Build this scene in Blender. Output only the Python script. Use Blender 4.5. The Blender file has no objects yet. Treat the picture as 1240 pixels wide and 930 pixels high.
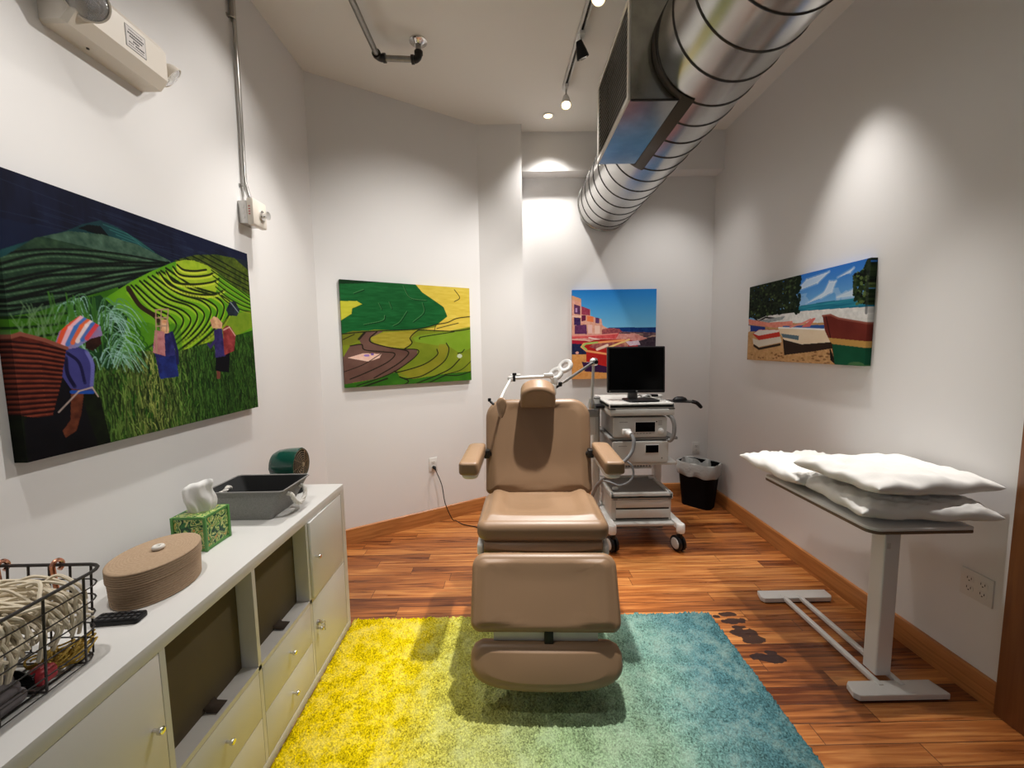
import bpy, bmesh, math, random
import numpy as np
from mathutils import Matrix, Vector
random.seed(7)
rng = np.random.default_rng(11)
PI = math.pi
S = bpy.context.scene
COL = S.collection

# ------------------------------------------------------------------ camera
FOC, PITCH, YAW, ROLL, CAMH = 489.08, 0.0934, 0.0059, -0.015, 1.4581
cam = bpy.data.cameras.new('camera'); co = bpy.data.objects.new('camera', cam); COL.objects.link(co)
cam.sensor_fit = 'HORIZONTAL'; cam.sensor_width = 36.0; cam.lens = FOC/1240*36.0
cam.clip_start = 0.02; cam.clip_end = 100
cy_, sy_ = math.cos(YAW), math.sin(YAW)
fwd = Vector((sy_, cy_, 0)); rgt = Vector((cy_, -sy_, 0)); upv = Vector((0, 0, 1))
fw = fwd*math.cos(PITCH) - upv*math.sin(PITCH); uu = upv*math.cos(PITCH) + fwd*math.sin(PITCH)
r2 = rgt*math.cos(ROLL) + uu*math.sin(ROLL); u2 = uu*math.cos(ROLL) - rgt*math.sin(ROLL)
co.matrix_world = Matrix(((r2.x, u2.x, -fw.x, 0), (r2.y, u2.y, -fw.y, 0), (r2.z, u2.z, -fw.z, CAMH), (0, 0, 0, 1)))
S.camera = co

# ------------------------------------------------------------------ world and exposure
S.view_settings.view_transform = 'Standard'; S.view_settings.look = 'None'
S.view_settings.gamma = 1.0; S.view_settings.use_curve_mapping = False
S.view_settings.exposure = 0.72
wd = bpy.data.worlds.new('world'); S.world = wd; wd.use_nodes = True
wd.node_tree.nodes['Background'].inputs[0].default_value = (0.95, 0.97, 1.0, 1)
wd.node_tree.nodes['Background'].inputs[1].default_value = 0.13

# ------------------------------------------------------------------ ceiling track lamps (lights of lamp heads, plus one added wall washer)
def spot(name, loc, target, power, angle=75, blend=0.6, col=(1.0, 0.965, 0.92), radius=0.03):
    l = bpy.data.lights.new(name, 'SPOT'); l.energy = power; l.color = col
    l.spot_size = math.radians(angle); l.spot_blend = blend; l.shadow_soft_size = radius
    o = bpy.data.objects.new(name, l); COL.objects.link(o); o.location = loc
    d = Vector(target) - Vector(loc); o.rotation_euler = d.to_track_quat('-Z', 'Y').to_euler()
    return o
LP = 1.0
# recessed downlight, middle track and an added washer, x = 0.44
spot('spot_light', (0.37, 3.41, 3.255), (0.37, 3.46, 0.0), 54*LP, 104, 1.0)
spot('spot_light', (0.42, 2.99, 3.06), (0.30, 3.00, 0.0), 60*LP, 80, 0.9)
spot('spot_light', (0.39, 2.52, 3.10), (0.62, 2.85, 0.4), 62*LP, 50, 0.9)
spot('spot_light', (0.47, 2.12, 3.08), (-1.33, 1.40, 1.55), 74*LP, 60, 1.0)
spot('spot_light', (0.36, 1.98, 3.10), (0.16, 1.72, 0.5), 265*LP, 43, 0.9)
spot('spot_light', (0.48, 1.70, 3.10), (-0.72, 3.20, 1.58), 98*LP, 69, 1.0)  # added washer with no head of its own, brightens the slanted wall
# right hand track above the duct: one head close to the wall, one over the table, one to the back wall
spot('spot_light', (1.59, 2.20, 3.12), (1.68, 2.20, 1.00), 64*LP, 60, 1.0)
spot('spot_light', (1.40, 1.50, 3.12), (1.45, 1.72, 0.8), 92*LP, 46, 0.9)
spot('spot_light', (1.50, 2.90, 3.12), (1.36, 3.79, 1.55), 27*LP, 74, 1.0)
# left hand track, x = -0.88
spot('spot_light', (-0.88, 2.28, 3.12), (-0.98, 2.20, 1.0), 46*LP, 72, 0.9)
spot('spot_light', (-0.88, 2.05, 3.12), (-1.00, 1.70, 1.0), 13*LP, 130, 1.0)
spot('spot_light', (-0.90, 0.80, 3.12), (-1.00, 0.90, 0.8), 42*LP, 80, 0.9)

# ------------------------------------------------------------------ node helpers and materials
def srgb(r, g, b):
    f = lambda c: (c/255/12.92 if c/255 <= 0.04045 else ((c/255+0.055)/1.055)**2.4)
    return (f(r), f(g), f(b), 1)
def mat(name, col=None, rough=0.5, metal=0.0, spec=None, emit=None, es=0.0, noise=None, bump=None, trans=0.0, alpha=1.0, coat=0.0, sheen=0.0):
    m = bpy.data.materials.new(name); m.use_nodes = True
    nt = m.node_tree; b = nt.nodes['Principled BSDF']
    if col: b.inputs['Base Color'].default_value = col
    b.inputs['Roughness'].default_value = rough; b.inputs['Metallic'].default_value = metal
    if spec is not None: b.inputs['Specular IOR Level'].default_value = spec
    if emit: b.inputs['Emission Color'].default_value = emit; b.inputs['Emission Strength'].default_value = es
    if trans: b.inputs['Transmission Weight'].default_value = trans
    if coat: b.inputs['Coat Weight'].default_value = coat; b.inputs['Coat Roughness'].default_value = 0.15
    if sheen: b.inputs['Sheen Weight'].default_value = sheen
    b.inputs['Alpha'].default_value = alpha
    if noise or bump:
        tc = nt.nodes.new('ShaderNodeTexCoord')
    if noise:
        sc, amt = noise[0], noise[1]
        n = nt.nodes.new('ShaderNodeTexNoise'); n.inputs['Scale'].default_value = sc; n.inputs['Detail'].default_value = 4
        if len(noise) > 2:
            mp = nt.nodes.new('ShaderNodeMapping'); mp.inputs['Scale'].default_value = noise[2]
            nt.links.new(tc.outputs['Object'], mp.inputs[0]); nt.links.new(mp.outputs[0], n.inputs['Vector'])
        else: nt.links.new(tc.outputs['Object'], n.inputs['Vector'])
        mx = nt.nodes.new('ShaderNodeMix'); mx.data_type = 'RGBA'
        c = Vector(col[:3]); mx.inputs['A'].default_value = (*(c*(1-amt)), 1); mx.inputs['B'].default_value = (*[min(1, v) for v in c*(1+amt)], 1)
        nt.links.new(n.outputs['Fac'], mx.inputs['Factor']); nt.links.new(mx.outputs['Result'], b.inputs['Base Color'])
    if bump:
        n2 = nt.nodes.new('ShaderNodeTexNoise'); n2.inputs['Scale'].default_value = bump[0]; n2.inputs['Detail'].default_value = 3
        nt.links.new(tc.outputs['Object'], n2.inputs['Vector'])
        bp = nt.nodes.new('ShaderNodeBump'); bp.inputs['Strength'].default_value = bump[1]; bp.inputs['Distance'].default_value = bump[2] if len(bump) > 2 else 0.002
        nt.links.new(n2.outputs['Fac'], bp.inputs['Height']); nt.links.new(bp.outputs[0], b.inputs['Normal'])
    return m
M = {}
M['wall'] = mat('wall_paint', (0.77, 0.755, 0.745, 1), 0.75, bump=(260, 0.12, 0.001))
M['ceil'] = mat('ceiling_paint', (0.80, 0.775, 0.73, 1), 0.85, bump=(180, 0.15, 0.001))
M['white'] = mat('white_lacquer', (0.74, 0.73, 0.71, 1), 0.38)
M['whiteplastic'] = mat('white_plastic', (0.72, 0.71, 0.69, 1), 0.35)
M['cream'] = mat('cream_plastic', (0.72, 0.66, 0.58, 1), 0.4)
M['ltgrey'] = mat('light_grey_plastic', (0.55, 0.54, 0.51, 1), 0.38)
M['midgrey'] = mat('mid_grey_plastic', (0.22, 0.215, 0.21, 1), 0.45)
M['black'] = mat('black_plastic', (0.006, 0.006, 0.007, 1), 0.4, spec=0.25)
M['screen'] = mat('dark_screen', (0.001, 0.001, 0.001, 1), 0.25, spec=0.06)
M['display'] = mat('dark_display', (0.001, 0.001, 0.0015, 1), 0.3, spec=0.06)
M['blackmetal'] = mat('black_wire', (0.015, 0.011, 0.010, 1), 0.45)
M['copper'] = mat('copper', (0.75, 0.36, 0.24, 1), 0.25, 1.0)
M['chrome'] = mat('chrome', (0.75, 0.74, 0.72, 1), 0.18, 1.0)
M['steel'] = mat('brushed_steel', (0.5, 0.49, 0.47, 1), 0.32, 1.0)
M['galv'] = mat('galvanised_duct', (0.50, 0.49, 0.47, 1), 0.25, 1.0, noise=(6, 0.16), bump=(30, 0.05, 0.002))
M['galvbox'] = mat('galvanised_sheet', (0.46, 0.46, 0.43, 1), 0.2, 1.0, noise=(14, 0.4), bump=(14, 0.03, 0.002))
M['seam'] = mat('duct_seam', (0.06, 0.055, 0.05, 1), 0.5, 0.8)
M['mastic'] = mat('brown_mastic', (0.055, 0.042, 0.032, 1), 0.65)
M['pipe'] = mat('steel_pipe', (0.30, 0.285, 0.26, 1), 0.42, 1.0, noise=(40, 0.25))
M['darkfit'] = mat('dark_fitting', (0.03, 0.028, 0.026, 1), 0.45, 0.6)
M['grille'] = mat('grille_paint', (0.62, 0.59, 0.54, 1), 0.5)
M['leather'] = mat('tan_vinyl', (0.235, 0.143, 0.080, 1), 0.42, noise=(500, 0.05), bump=(420, 0.10, 0.001))
M['brownfab'] = mat('brown_fabric', (0.118, 0.090, 0.048, 1), 0.9, noise=(400, 0.12), bump=(700, 0.25, 0.001))
M['greyfab'] = mat('grey_felt', (0.24, 0.235, 0.225, 1), 0.95, noise=(220, 0.35), bump=(500, 0.3, 0.002))
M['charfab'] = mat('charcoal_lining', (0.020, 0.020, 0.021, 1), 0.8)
M['rope'] = mat('white_rope', (0.72, 0.69, 0.64, 1), 0.9, bump=(300, 0.4, 0.002))
M['cord'] = mat('cream_cotton', (0.72, 0.64, 0.50, 1), 0.95, noise=(60, 0.12))
M['pillow'] = mat('pillow_cover', (0.78, 0.76, 0.73, 1), 0.8, bump=(60, 0.1, 0.003))
M['tissue'] = mat('tissue_paper', (0.80, 0.79, 0.77, 1), 0.9)
M['green'] = mat('green_enamel', (0.004, 0.060, 0.042, 1), 0.18, coat=0.5)
M['bronze'] = mat('bronze_grille', (0.42, 0.33, 0.22, 1), 0.35, 0.9)
M['red'] = mat('red_packet', (0.38, 0.025, 0.035, 1), 0.5)
M['yellowcord'] = mat('yellow_cord', (0.46, 0.30, 0.045, 1), 0.7)
M['charcloth'] = mat('charcoal_cloth', (0.15, 0.135, 0.14, 1), 0.95, noise=(80, 0.3), bump=(300, 0.3, 0.002))
M['lens'] = mat('lit_lens', (1, 0.95, 0.85, 1), 0.3, emit=(1.0, 0.72, 0.36, 1), es=4)
M['clear'] = mat('clear_lens', (0.9, 0.9, 0.9, 1), 0.08, trans=0.85)
M['liner'] = mat('clear_bin_liner', (0.62, 0.62, 0.60, 1), 0.25, alpha=0.62, bump=(45, 0.6, 0.01))
M['outlet'] = mat('outlet_plate', (0.70, 0.68, 0.65, 1), 0.35)
M['slot'] = mat('slot_dark', (0.02, 0.018, 0.016, 1), 0.6)
M['tabwood'] = mat('table_edge_brown', (0.15, 0.095, 0.055, 1), 0.5)
M['greycable'] = mat('grey_hose', (0.20, 0.20, 0.205, 1), 0.45)
M['yarnred'] = mat('faint_red_mark', (0.45, 0.10, 0.09, 1), 0.5)
M['stain'] = mat('paint_scuff', (0.6, 0.5, 0.44, 1), 0.7)

M['bin'] = mat('matte_black_plastic', (0.004, 0.004, 0.005, 1), 0.6, spec=0.08)
M['bars'] = mat('grille_bars', (0.26, 0.245, 0.225, 1), 0.6)
def wood(name, c1, c2, scale, rough=0.35):
    m = mat(name, c1, rough); nt = m.node_tree; b = nt.nodes['Principled BSDF']
    tc = nt.nodes.new('ShaderNodeTexCoord'); mp = nt.nodes.new('ShaderNodeMapping'); mp.inputs['Scale'].default_value = scale
    nt.links.new(tc.outputs['Object'], mp.inputs[0])
    n = nt.nodes.new('ShaderNodeTexNoise'); n.inputs['Scale'].default_value = 1.0; n.inputs['Detail'].default_value = 6; n.inputs['Distortion'].default_value = 0.6
    nt.links.new(mp.outputs[0], n.inputs['Vector'])
    cr = nt.nodes.new('ShaderNodeValToRGB'); cr.color_ramp.elements[0].color = c2; cr.color_ramp.elements[1].color = c1
    cr.color_ramp.elements[0].position = 0.35; cr.color_ramp.elements[1].position = 0.62
    nt.links.new(n.outputs['Fac'], cr.inputs[0]); nt.links.new(cr.outputs[0], b.inputs['Base Color'])
    return m
M['basey'] = wood('baseboard_wood', (0.50, 0.20, 0.058, 1), (0.36, 0.130, 0.034, 1), (30, 3, 60))
M['basex'] = wood('baseboard_wood_back', (0.50, 0.20, 0.058, 1), (0.36, 0.130, 0.034, 1), (3, 30, 60))
M['door'] = wood('door_casing_wood', (0.27, 0.105, 0.034, 1), (0.20, 0.075, 0.024, 1), (40, 40, 2.5))

def floor_material():
    m = mat('plank_floor', None, 0.3); nt = m.node_tree; N = nt.nodes; L = nt.links; b = N['Principled BSDF']
    def math_(op, a, c=None):
        n = N.new('ShaderNodeMath'); n.operation = op
        for i, v in enumerate((a, c)):
            if v is None: continue
            if isinstance(v, (int, float)): n.inputs[i].default_value = v
            else: L.new(v, n.inputs[i])
        return n.outputs[0]
    tc = N.new('ShaderNodeTexCoord'); sp = N.new('ShaderNodeSeparateXYZ'); L.new(tc.outputs['Object'], sp.inputs[0])
    x, y = sp.outputs[0], sp.outputs[1]
    yr = math_('DIVIDE', y, 0.083); row = math_('FLOOR', yr)
    w1 = N.new('ShaderNodeTexWhiteNoise'); w1.noise_dimensions = '1D'; L.new(row, w1.inputs['W'])
    xs = math_('ADD', math_('DIVIDE', x, 1.15), math_('MULTIPLY', w1.outputs['Value'], 7.0)); seg = math_('FLOOR', xs)
    cb = N.new('ShaderNodeCombineXYZ'); L.new(row, cb.inputs[0]); L.new(seg, cb.inputs[1])
    w2 = N.new('ShaderNodeTexWhiteNoise'); w2.noise_dimensions = '2D'; L.new(cb.outputs[0], w2.inputs['Vector'])
    # grain stretched along the boards
    cg = N.new('ShaderNodeCombineXYZ'); L.new(math_('ADD', math_('MULTIPLY', x, 2.2), math_('MULTIPLY', w2.outputs['Value'], 40)), cg.inputs[0]); L.new(math_('MULTIPLY', y, 42), cg.inputs[1])
    g = N.new('ShaderNodeTexNoise'); g.inputs['Scale'].default_value = 1.0; g.inputs['Detail'].default_value = 7; g.inputs['Distortion'].default_value = 0.9; L.new(cg.outputs[0], g.inputs['Vector'])
    cr = N.new('ShaderNodeValToRGB'); e = cr.color_ramp.elements
    e[0].position = 0.27; e[0].color = (0.10, 0.024, 0.007, 1); e[1].position = 0.76; e[1].color = (0.66, 0.29, 0.085, 1)
    k = cr.color_ramp.elements.new(0.5); k.color = (0.37, 0.118, 0.028, 1)
    fac = math_('ADD', math_('MULTIPLY', g.outputs['Fac'], 0.85), math_('MULTIPLY', math_('SUBTRACT', w2.outputs['Value'], 0.35), 0.28))
    L.new(fac, cr.inputs[0])
    # dark mineral streaks
    cs = N.new('ShaderNodeCombineXYZ'); L.new(math_('MULTIPLY', x, 1.6), cs.inputs[0]); L.new(math_('MULTIPLY', y, 14), cs.inputs[1])
    st = N.new('ShaderNodeTexNoise'); st.inputs['Scale'].default_value = 1.6; st.inputs['Detail'].default_value = 4; L.new(cs.outputs[0], st.inputs['Vector'])
    sr = N.new('ShaderNodeValToRGB'); sr.color_ramp.elements[0].position = 0.63; sr.color_ramp.elements[0].color = (0, 0, 0, 1); sr.color_ramp.elements[1].position = 0.74; sr.color_ramp.elements[1].color = (1, 1, 1, 1)
    L.new(st.outputs['Fac'], sr.inputs[0])
    mx = N.new('ShaderNodeMix'); mx.data_type = 'RGBA'; L.new(math_('MULTIPLY', sr.outputs[0], 0.75), mx.inputs['Factor'])
    L.new(cr.outputs[0], mx.inputs['A']); mx.inputs['B'].default_value = (0.045, 0.012, 0.006, 1)
    # gaps
    fy = math_('FRACT', yr); fx = math_('FRACT', xs)
    gap = math_('MAXIMUM', math_('LESS_THAN', fy, 0.035), math_('LESS_THAN', fx, 0.0028))
    m2 = N.new('ShaderNodeMix'); m2.data_type = 'RGBA'; L.new(math_('MULTIPLY', gap, 0.8), m2.inputs['Factor']); L.new(mx.outputs['Result'], m2.inputs['A']); m2.inputs['B'].default_value = (0.030, 0.009, 0.004, 1)
    # old dark stains beside the rug
    nz = N.new('ShaderNodeTexNoise'); nz.inputs['Scale'].default_value = 26; nz.inputs['Detail'].default_value = 3; L.new(tc.outputs['Object'], nz.inputs['Vector'])
    tot = None
    for (sx, sy, rx, ry) in ((1.155, 2.045, .050, .020), (1.165, 1.995, .062, .026), (1.158, 1.945, .040, .016), (1.162, 1.905, .066, .036), (1.186, 1.858, .060, .032), (1.152, 1.745, .050, .026), (1.200, 1.735, .050, .030), (1.212, 1.772, .034, .014), (1.09, 2.03, .024, .014)):
        a = math_('DIVIDE', math_('SUBTRACT', x, sx), rx); c = math_('DIVIDE', math_('SUBTRACT', y, sy), ry)
        d = math_('SUBTRACT', 2.25, math_('ADD', math_('ADD', math_('MULTIPLY', a, a), math_('MULTIPLY', c, c)), math_('MULTIPLY', nz.outputs['Fac'], 2.6)))
        tot = d if tot is None else math_('MAXIMUM', tot, d)
    sm = N.new('ShaderNodeClamp'); L.new(math_('MULTIPLY', tot, 9.0), sm.inputs[0])
    m3 = N.new('ShaderNodeMix'); m3.data_type = 'RGBA'; L.new(math_('MULTIPLY', sm.outputs[0], 0.93), m3.inputs['Factor']); L.new(m2.outputs['Result'], m3.inputs['A']); m3.inputs['B'].default_value = (0.014, 0.008, 0.010, 1)
    L.new(m3.outputs['Result'], b.inputs['Base Color'])
    L.new(math_('ADD', 0.20, math_('MULTIPLY', g.outputs['Fac'], 0.22)), b.inputs['Roughness'])
    bp = N.new('ShaderNodeBump'); bp.inputs['Strength'].default_value = 0.25; bp.inputs['Distance'].default_value = 0.002
    L.new(math_('SUBTRACT', g.outputs['Fac'], gap), bp.inputs['Height']); L.new(bp.outputs[0], b.inputs['Normal'])
    return m
M['floor'] = floor_material()

def rug_material():
    m = mat('ombre_rug', None, 0.95, spec=0.08); nt = m.node_tree; N = nt.nodes; L = nt.links; b = N['Principled BSDF']
    tc = N.new('ShaderNodeTexCoord'); sp = N.new('ShaderNodeSeparateXYZ'); L.new(tc.outputs['Object'], sp.inputs[0])
    n = N.new('ShaderNodeTexNoise'); n.inputs['Scale'].default_value = 5.5; n.inputs['Detail'].default_value = 5; n.inputs['Roughness'].default_value = 0.65; L.new(tc.outputs['Object'], n.inputs['Vector'])
    mr = N.new('ShaderNodeMapRange'); mr.inputs['From Min'].default_value = -0.86; mr.inputs['From Max'].default_value = 1.06; L.new(sp.outputs[0], mr.inputs['Value'])
    ad = N.new('ShaderNodeMath'); ad.operation = 'MULTIPLY_ADD'; L.new(n.outputs['Fac'], ad.inputs[0]); ad.inputs[1].default_value = 0.22; L.new(mr.outputs[0], ad.inputs[2])
    sb = N.new('ShaderNodeMath'); sb.operation = 'SUBTRACT'; L.new(ad.outputs[0], sb.inputs[0]); sb.inputs[1].default_value = 0.11
    cr = N.new('ShaderNodeValToRGB'); L.new(sb.outputs[0], cr.inputs[0]); e = cr.color_ramp.elements
    e[0].position = 0.0; e[0].color = srgb(196, 172, 2); e[1].position = 1.0; e[1].color = srgb(60, 98, 104)
    for p, c in ((0.15, srgb(192, 172, 8)), (0.23, srgb(168, 162, 66)), (0.36, srgb(150, 156, 94)), (0.48, srgb(126, 148, 108)), (0.60, srgb(122, 146, 118)), (0.72, srgb(98, 130, 120)), (0.84, srgb(72, 108, 112))):
        k = e.new(p); k.color = c
    # tuft mottling
    n2 = N.new('ShaderNodeTexNoise'); n2.inputs['Scale'].default_value = 150; n2.inputs['Detail'].default_value = 3; L.new(tc.outputs['Object'], n2.inputs['Vector'])
    n3 = N.new('ShaderNodeTexNoise'); n3.inputs['Scale'].default_value = 11; n3.inputs['Detail'].default_value = 5; n3.inputs['Roughness'].default_value = 0.7; L.new(tc.outputs['Object'], n3.inputs['Vector'])
    av = N.new('ShaderNodeMath'); av.operation = 'ADD'; sc2 = N.new('ShaderNodeMath'); sc2.operation = 'MULTIPLY_ADD'; sc2.inputs[1].default_value = 1.7; sc2.inputs[2].default_value = -0.35; L.new(n2.outputs['Fac'], sc2.inputs[0])
    L.new(sc2.outputs[0], av.inputs[0]); L.new(n3.outputs['Fac'], av.inputs[1])
    r2_ = N.new('ShaderNodeMapRange'); r2_.inputs['From Min'].default_value = 0.62; r2_.inputs['From Max'].default_value = 1.38; r2_.inputs['To Min'].default_value = 0.45; r2_.inputs['To Max'].default_value = 1.9; L.new(av.outputs[0], r2_.inputs['Value'])
    mx = N.new('ShaderNodeMix'); mx.data_type = 'RGBA'; mx.blend_type = 'MULTIPLY'; mx.inputs['Factor'].default_value = 1.0
    L.new(cr.outputs[0], mx.inputs['A']); L.new(r2_.outputs[0], mx.inputs['B'])
    pr_ = N.new('ShaderNodeMapRange'); pr_.inputs['From Min'].default_value = 0.47; pr_.inputs['From Max'].default_value = 0.72; pr_.inputs['To Max'].default_value = 0.60; L.new(n3.outputs['Fac'], pr_.inputs['Value'])
    pc_ = N.new('ShaderNodeMix'); pc_.data_type = 'RGBA'; pc_.inputs['Factor'].default_value = 0.35; L.new(cr.outputs[0], pc_.inputs['A']); pc_.inputs['B'].default_value = (0.66, 0.68, 0.48, 1)
    pm_ = N.new('ShaderNodeMix'); pm_.data_type = 'RGBA'; L.new(pr_.outputs[0], pm_.inputs['Factor']); L.new(mx.outputs['Result'], pm_.inputs['A']); L.new(pc_.outputs['Result'], pm_.inputs['B'])
    L.new(pm_.outputs['Result'], b.inputs['Base Color'])
    bp = N.new('ShaderNodeBump'); bp.inputs['Strength'].default_value = 0.7; bp.inputs['Distance'].default_value = 0.006
    L.new(av.outputs[0], bp.inputs['Height']); L.new(bp.outputs[0], b.inputs['Normal'])
    return m
M['rug'] = rug_material()

def weave_material(name, c1, c2, scale):
    m = mat(name, c1, 0.9); nt = m.node_tree; N = nt.nodes; L = nt.links; b = N['Principled BSDF']
    tc = N.new('ShaderNodeTexCoord'); mp = N.new('ShaderNodeMapping'); mp.inputs['Scale'].default_value = scale; L.new(tc.outputs['Object'], mp.inputs[0])
    n = N.new('ShaderNodeTexNoise'); n.inputs['Scale'].default_value = 1; n.inputs['Detail'].default_value = 3; L.new(mp.outputs[0], n.inputs['Vector'])
    mx = N.new('ShaderNodeMix'); mx.data_type = 'RGBA'; mx.inputs['A'].default_value = c1; mx.inputs['B'].default_value = c2; L.new(n.outputs['Fac'], mx.inputs['Factor'])
    L.new(mx.outputs['Result'], b.inputs['Base Color'])
    return m
M['jute'] = weave_material('tan_rope_coil', (0.34, 0.225, 0.14, 1), (0.50, 0.365, 0.245, 1), (160, 160, 160))

def botanical_material():
    m = mat('leaf_print_card', None, 0.45); nt = m.node_tree; N = nt.nodes; L = nt.links; b = N['Principled BSDF']
    tc = N.new('ShaderNodeTexCoord'); n = N.new('ShaderNodeTexNoise'); n.inputs['Scale'].default_value = 26; n.inputs['Distortion'].default_value = 2.4; n.inputs['Detail'].default_value = 1
    L.new(tc.outputs['Object'], n.inputs['Vector'])
    cr = N.new('ShaderNodeValToRGB'); cr.color_ramp.interpolation = 'CONSTANT'; e = cr.color_ramp.elements
    e[0].position = 0; e[0].color = srgb(16, 60, 40); e[1].position = 0.70; e[1].color = srgb(206, 120, 60)
    for p, c in ((0.38, srgb(40, 110, 50)), (0.44, srgb(170, 190, 110)), (0.50, srgb(214, 205, 140)), (0.54, srgb(90, 150, 60)), (0.60, srgb(24, 74, 46)), (0.64, srgb(196, 186, 100))):
        k = e.new(p); k.color = c
    L.new(n.outputs['Fac'], cr.inputs[0]); L.new(cr.outputs[0], b.inputs['Base Color'])
    return m
M['leaves'] = botanical_material()
M['boxgreen'] = mat('green_card_edge', srgb(84, 142, 70), 0.45)
def picture_material():
    m = mat('canvas_print', None, 0.6, spec=0.08); nt = m.node_tree
    a = nt.nodes.new('ShaderNodeVertexColor'); a.layer_name = 'print'
    nt.links.new(a.outputs[0], nt.nodes['Principled BSDF'].inputs['Base Color'])
    return m
M['print'] = picture_material()

# ------------------------------------------------------------------ mesh and object helpers
WM = {}                                    # world matrix of every object made here
def world_of(o): return WM.get(o.name, Matrix())
def tag(o, label=None, cat=None, group=None, kind=None):
    if label: o['label'] = label
    if cat: o['category'] = cat
    if group: o['group'] = group
    if kind: o['kind'] = kind
    return o
def thing(name, label, cat, loc, group=None):
    o = bpy.data.objects.new(name, None); COL.objects.link(o); o.location = loc; o.empty_display_size = 0.05
    WM[o.name] = Matrix.Translation(loc)
    return tag(o, label, cat, group)

class MB:
    """collects shapes given in world coordinates, builds ONE mesh object"""
    def __init__(s): s.bm = bmesh.new()
    def raw(s, vs, fs, T=None):
        bv = [s.bm.verts.new((T @ Vector(v)) if T else v) for v in vs]
        for f in fs:
            try: s.bm.faces.new([bv[i] for i in f])
            except ValueError: pass
        return s
    def box(s, c, d, bev=0.0, T=None, seg=2):
        tmp = bmesh.new(); bmesh.ops.create_cube(tmp, size=1)
        for v in tmp.verts: v.co = Vector((v.co.x*d[0], v.co.y*d[1], v.co.z*d[2]))
        if bev: bmesh.ops.bevel(tmp, geom=tmp.edges[:], offset=min(bev, min(d)*0.49), segments=seg, affect='EDGES', profile=0.5)
        X = Matrix.Translation(c); X = (T @ X) if T else X
        tmp.verts.index_update()
        s.raw([v.co.copy() for v in tmp.verts], [[v.index for v in f.verts] for f in tmp.faces], X); tmp.free()
        return s
    def bb(s, x0, x1, y0, y1, z0, z1, bev=0.0, T=None):
        return s.box(((x0+x1)/2, (y0+y1)/2, (z0+z1)/2), (abs(x1-x0), abs(y1-y0), abs(z1-z0)), bev, T)
    def tube(s, pts, r, seg=10, closed=False, cap=True):
        P = [Vector(p) for p in pts]; n = len(P); rr = r if hasattr(r, '__len__') else [r]*n
        tang = []
        for i in range(n):
            a = P[(i-1) % n] if (closed or i > 0) else P[i]; c = P[(i+1) % n] if (closed or i < n-1) else P[i]
            t = c - a; tang.append(t.normalized() if t.length > 1e-9 else Vector((0, 0, 1)))
        ref = Vector((0, 0, 1)) if abs(tang[0].z) < 0.9 else Vector((1, 0, 0))
        nrm = (ref - tang[0]*ref.dot(tang[0])).normalized()
        vs = []; fs = []
        for i in range(n):
            nrm = nrm - tang[i]*nrm.dot(tang[i])
            nrm = nrm.normalized() if nrm.length > 1e-6 else tang[i].orthogonal().normalized()
            bn = tang[i].cross(nrm)
            for k in range(seg):
                a = 2*PI*k/seg; vs.append(P[i] + (nrm*math.cos(a) + bn*math.sin(a))*rr[i])
        m = n if closed else n-1
        for i in range(m):
            j = (i+1) % n
            for k in range(seg): fs.append([i*seg+k, i*seg+(k+1) % seg, j*seg+(k+1) % seg, j*seg+k])
        if cap and not closed: fs.append([k for k in range(seg)][::-1]); fs.append([(n-1)*seg+k for k in range(seg)])
        return s.raw(vs, fs)
    def lathe(s, prof, T=None, seg=32, sx=1, sy=1, a0=0, a1=2*PI):
        full = abs(a1-a0-2*PI) < 1e-6; n = seg if full else seg+1; vs = []; fs = []
        for (r, z) in prof:
            for k in range(n):
                a = a0+(a1-a0)*k/seg; vs.append((max(r, 1e-5)*sx*math.cos(a), max(r, 1e-5)*sy*math.sin(a), z))
        for i in range(len(prof)-1):
            for k in range(seg):
                k2 = (k+1) % n; fs.append([i*n+k, i*n+k2, (i+1)*n+k2, (i+1)*n+k])
        return s.raw(vs, fs, T)
    def slab(s, outline, t, er, T=None, crown=None, under=None, rings=7, ers=5):
        """rounded-edge slab: 2D outline (ccw) in local xy, thickness t along z (0..t), edge radius er"""
        O = [Vector((p[0], p[1])) for p in outline]; n = len(O); c = sum(O, Vector((0, 0)))/n
        nor = []
        for i in range(n):
            e = (O[(i+1) % n]-O[i-1]); e = e.normalized() if e.length > 1e-9 else Vector((1, 0)); nor.append(Vector((e.y, -e.x)))
        er = min(er, t/2); loops = []
        def ring(off, z, f=None):
            return [(o.x-nn.x*off, o.y-nn.y*off, z) for o, nn in zip(O, nor)]
        inner = ring(er, 0)
        def toward(k, z, fn):
            out = []
            for (x, y, _) in inner:
                X = c.x+(x-c.x)*k; Y = c.y+(y-c.y)*k; out.append((X, Y, z+(fn(X, Y) if fn else 0)))
            return out
        for k in range(rings): loops.append(toward(0.02+0.98*k/(rings), 0, (lambda X, Y: -under(X, Y)) if under else None))
        for k in range(ers+1):
            a = PI/2*k/ers; loops.append(ring(er*(1-math.sin(a)), er*(1-math.cos(a))))
        for k in range(ers+1):
            a = PI/2*k/ers; loops.append(ring(er*(1-math.cos(a)), t-er*(1-math.sin(a))))
        for k in range(rings-1, -1, -1): loops.append(toward(0.02+0.98*k/rings, t, crown))
        vs = [v for l in loops for v in l]; fs = []
        for i in range(len(loops)-1):
            for k in range(n): fs.append([i*n+k, i*n+(k+1) % n, (i+1)*n+(k+1) % n, (i+1)*n+k])
        fs.append(list(range(n))[::-1]); m = (len(loops)-1)*n; fs.append([m+k for k in range(n)])
        return s.raw(vs, fs, T)
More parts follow.
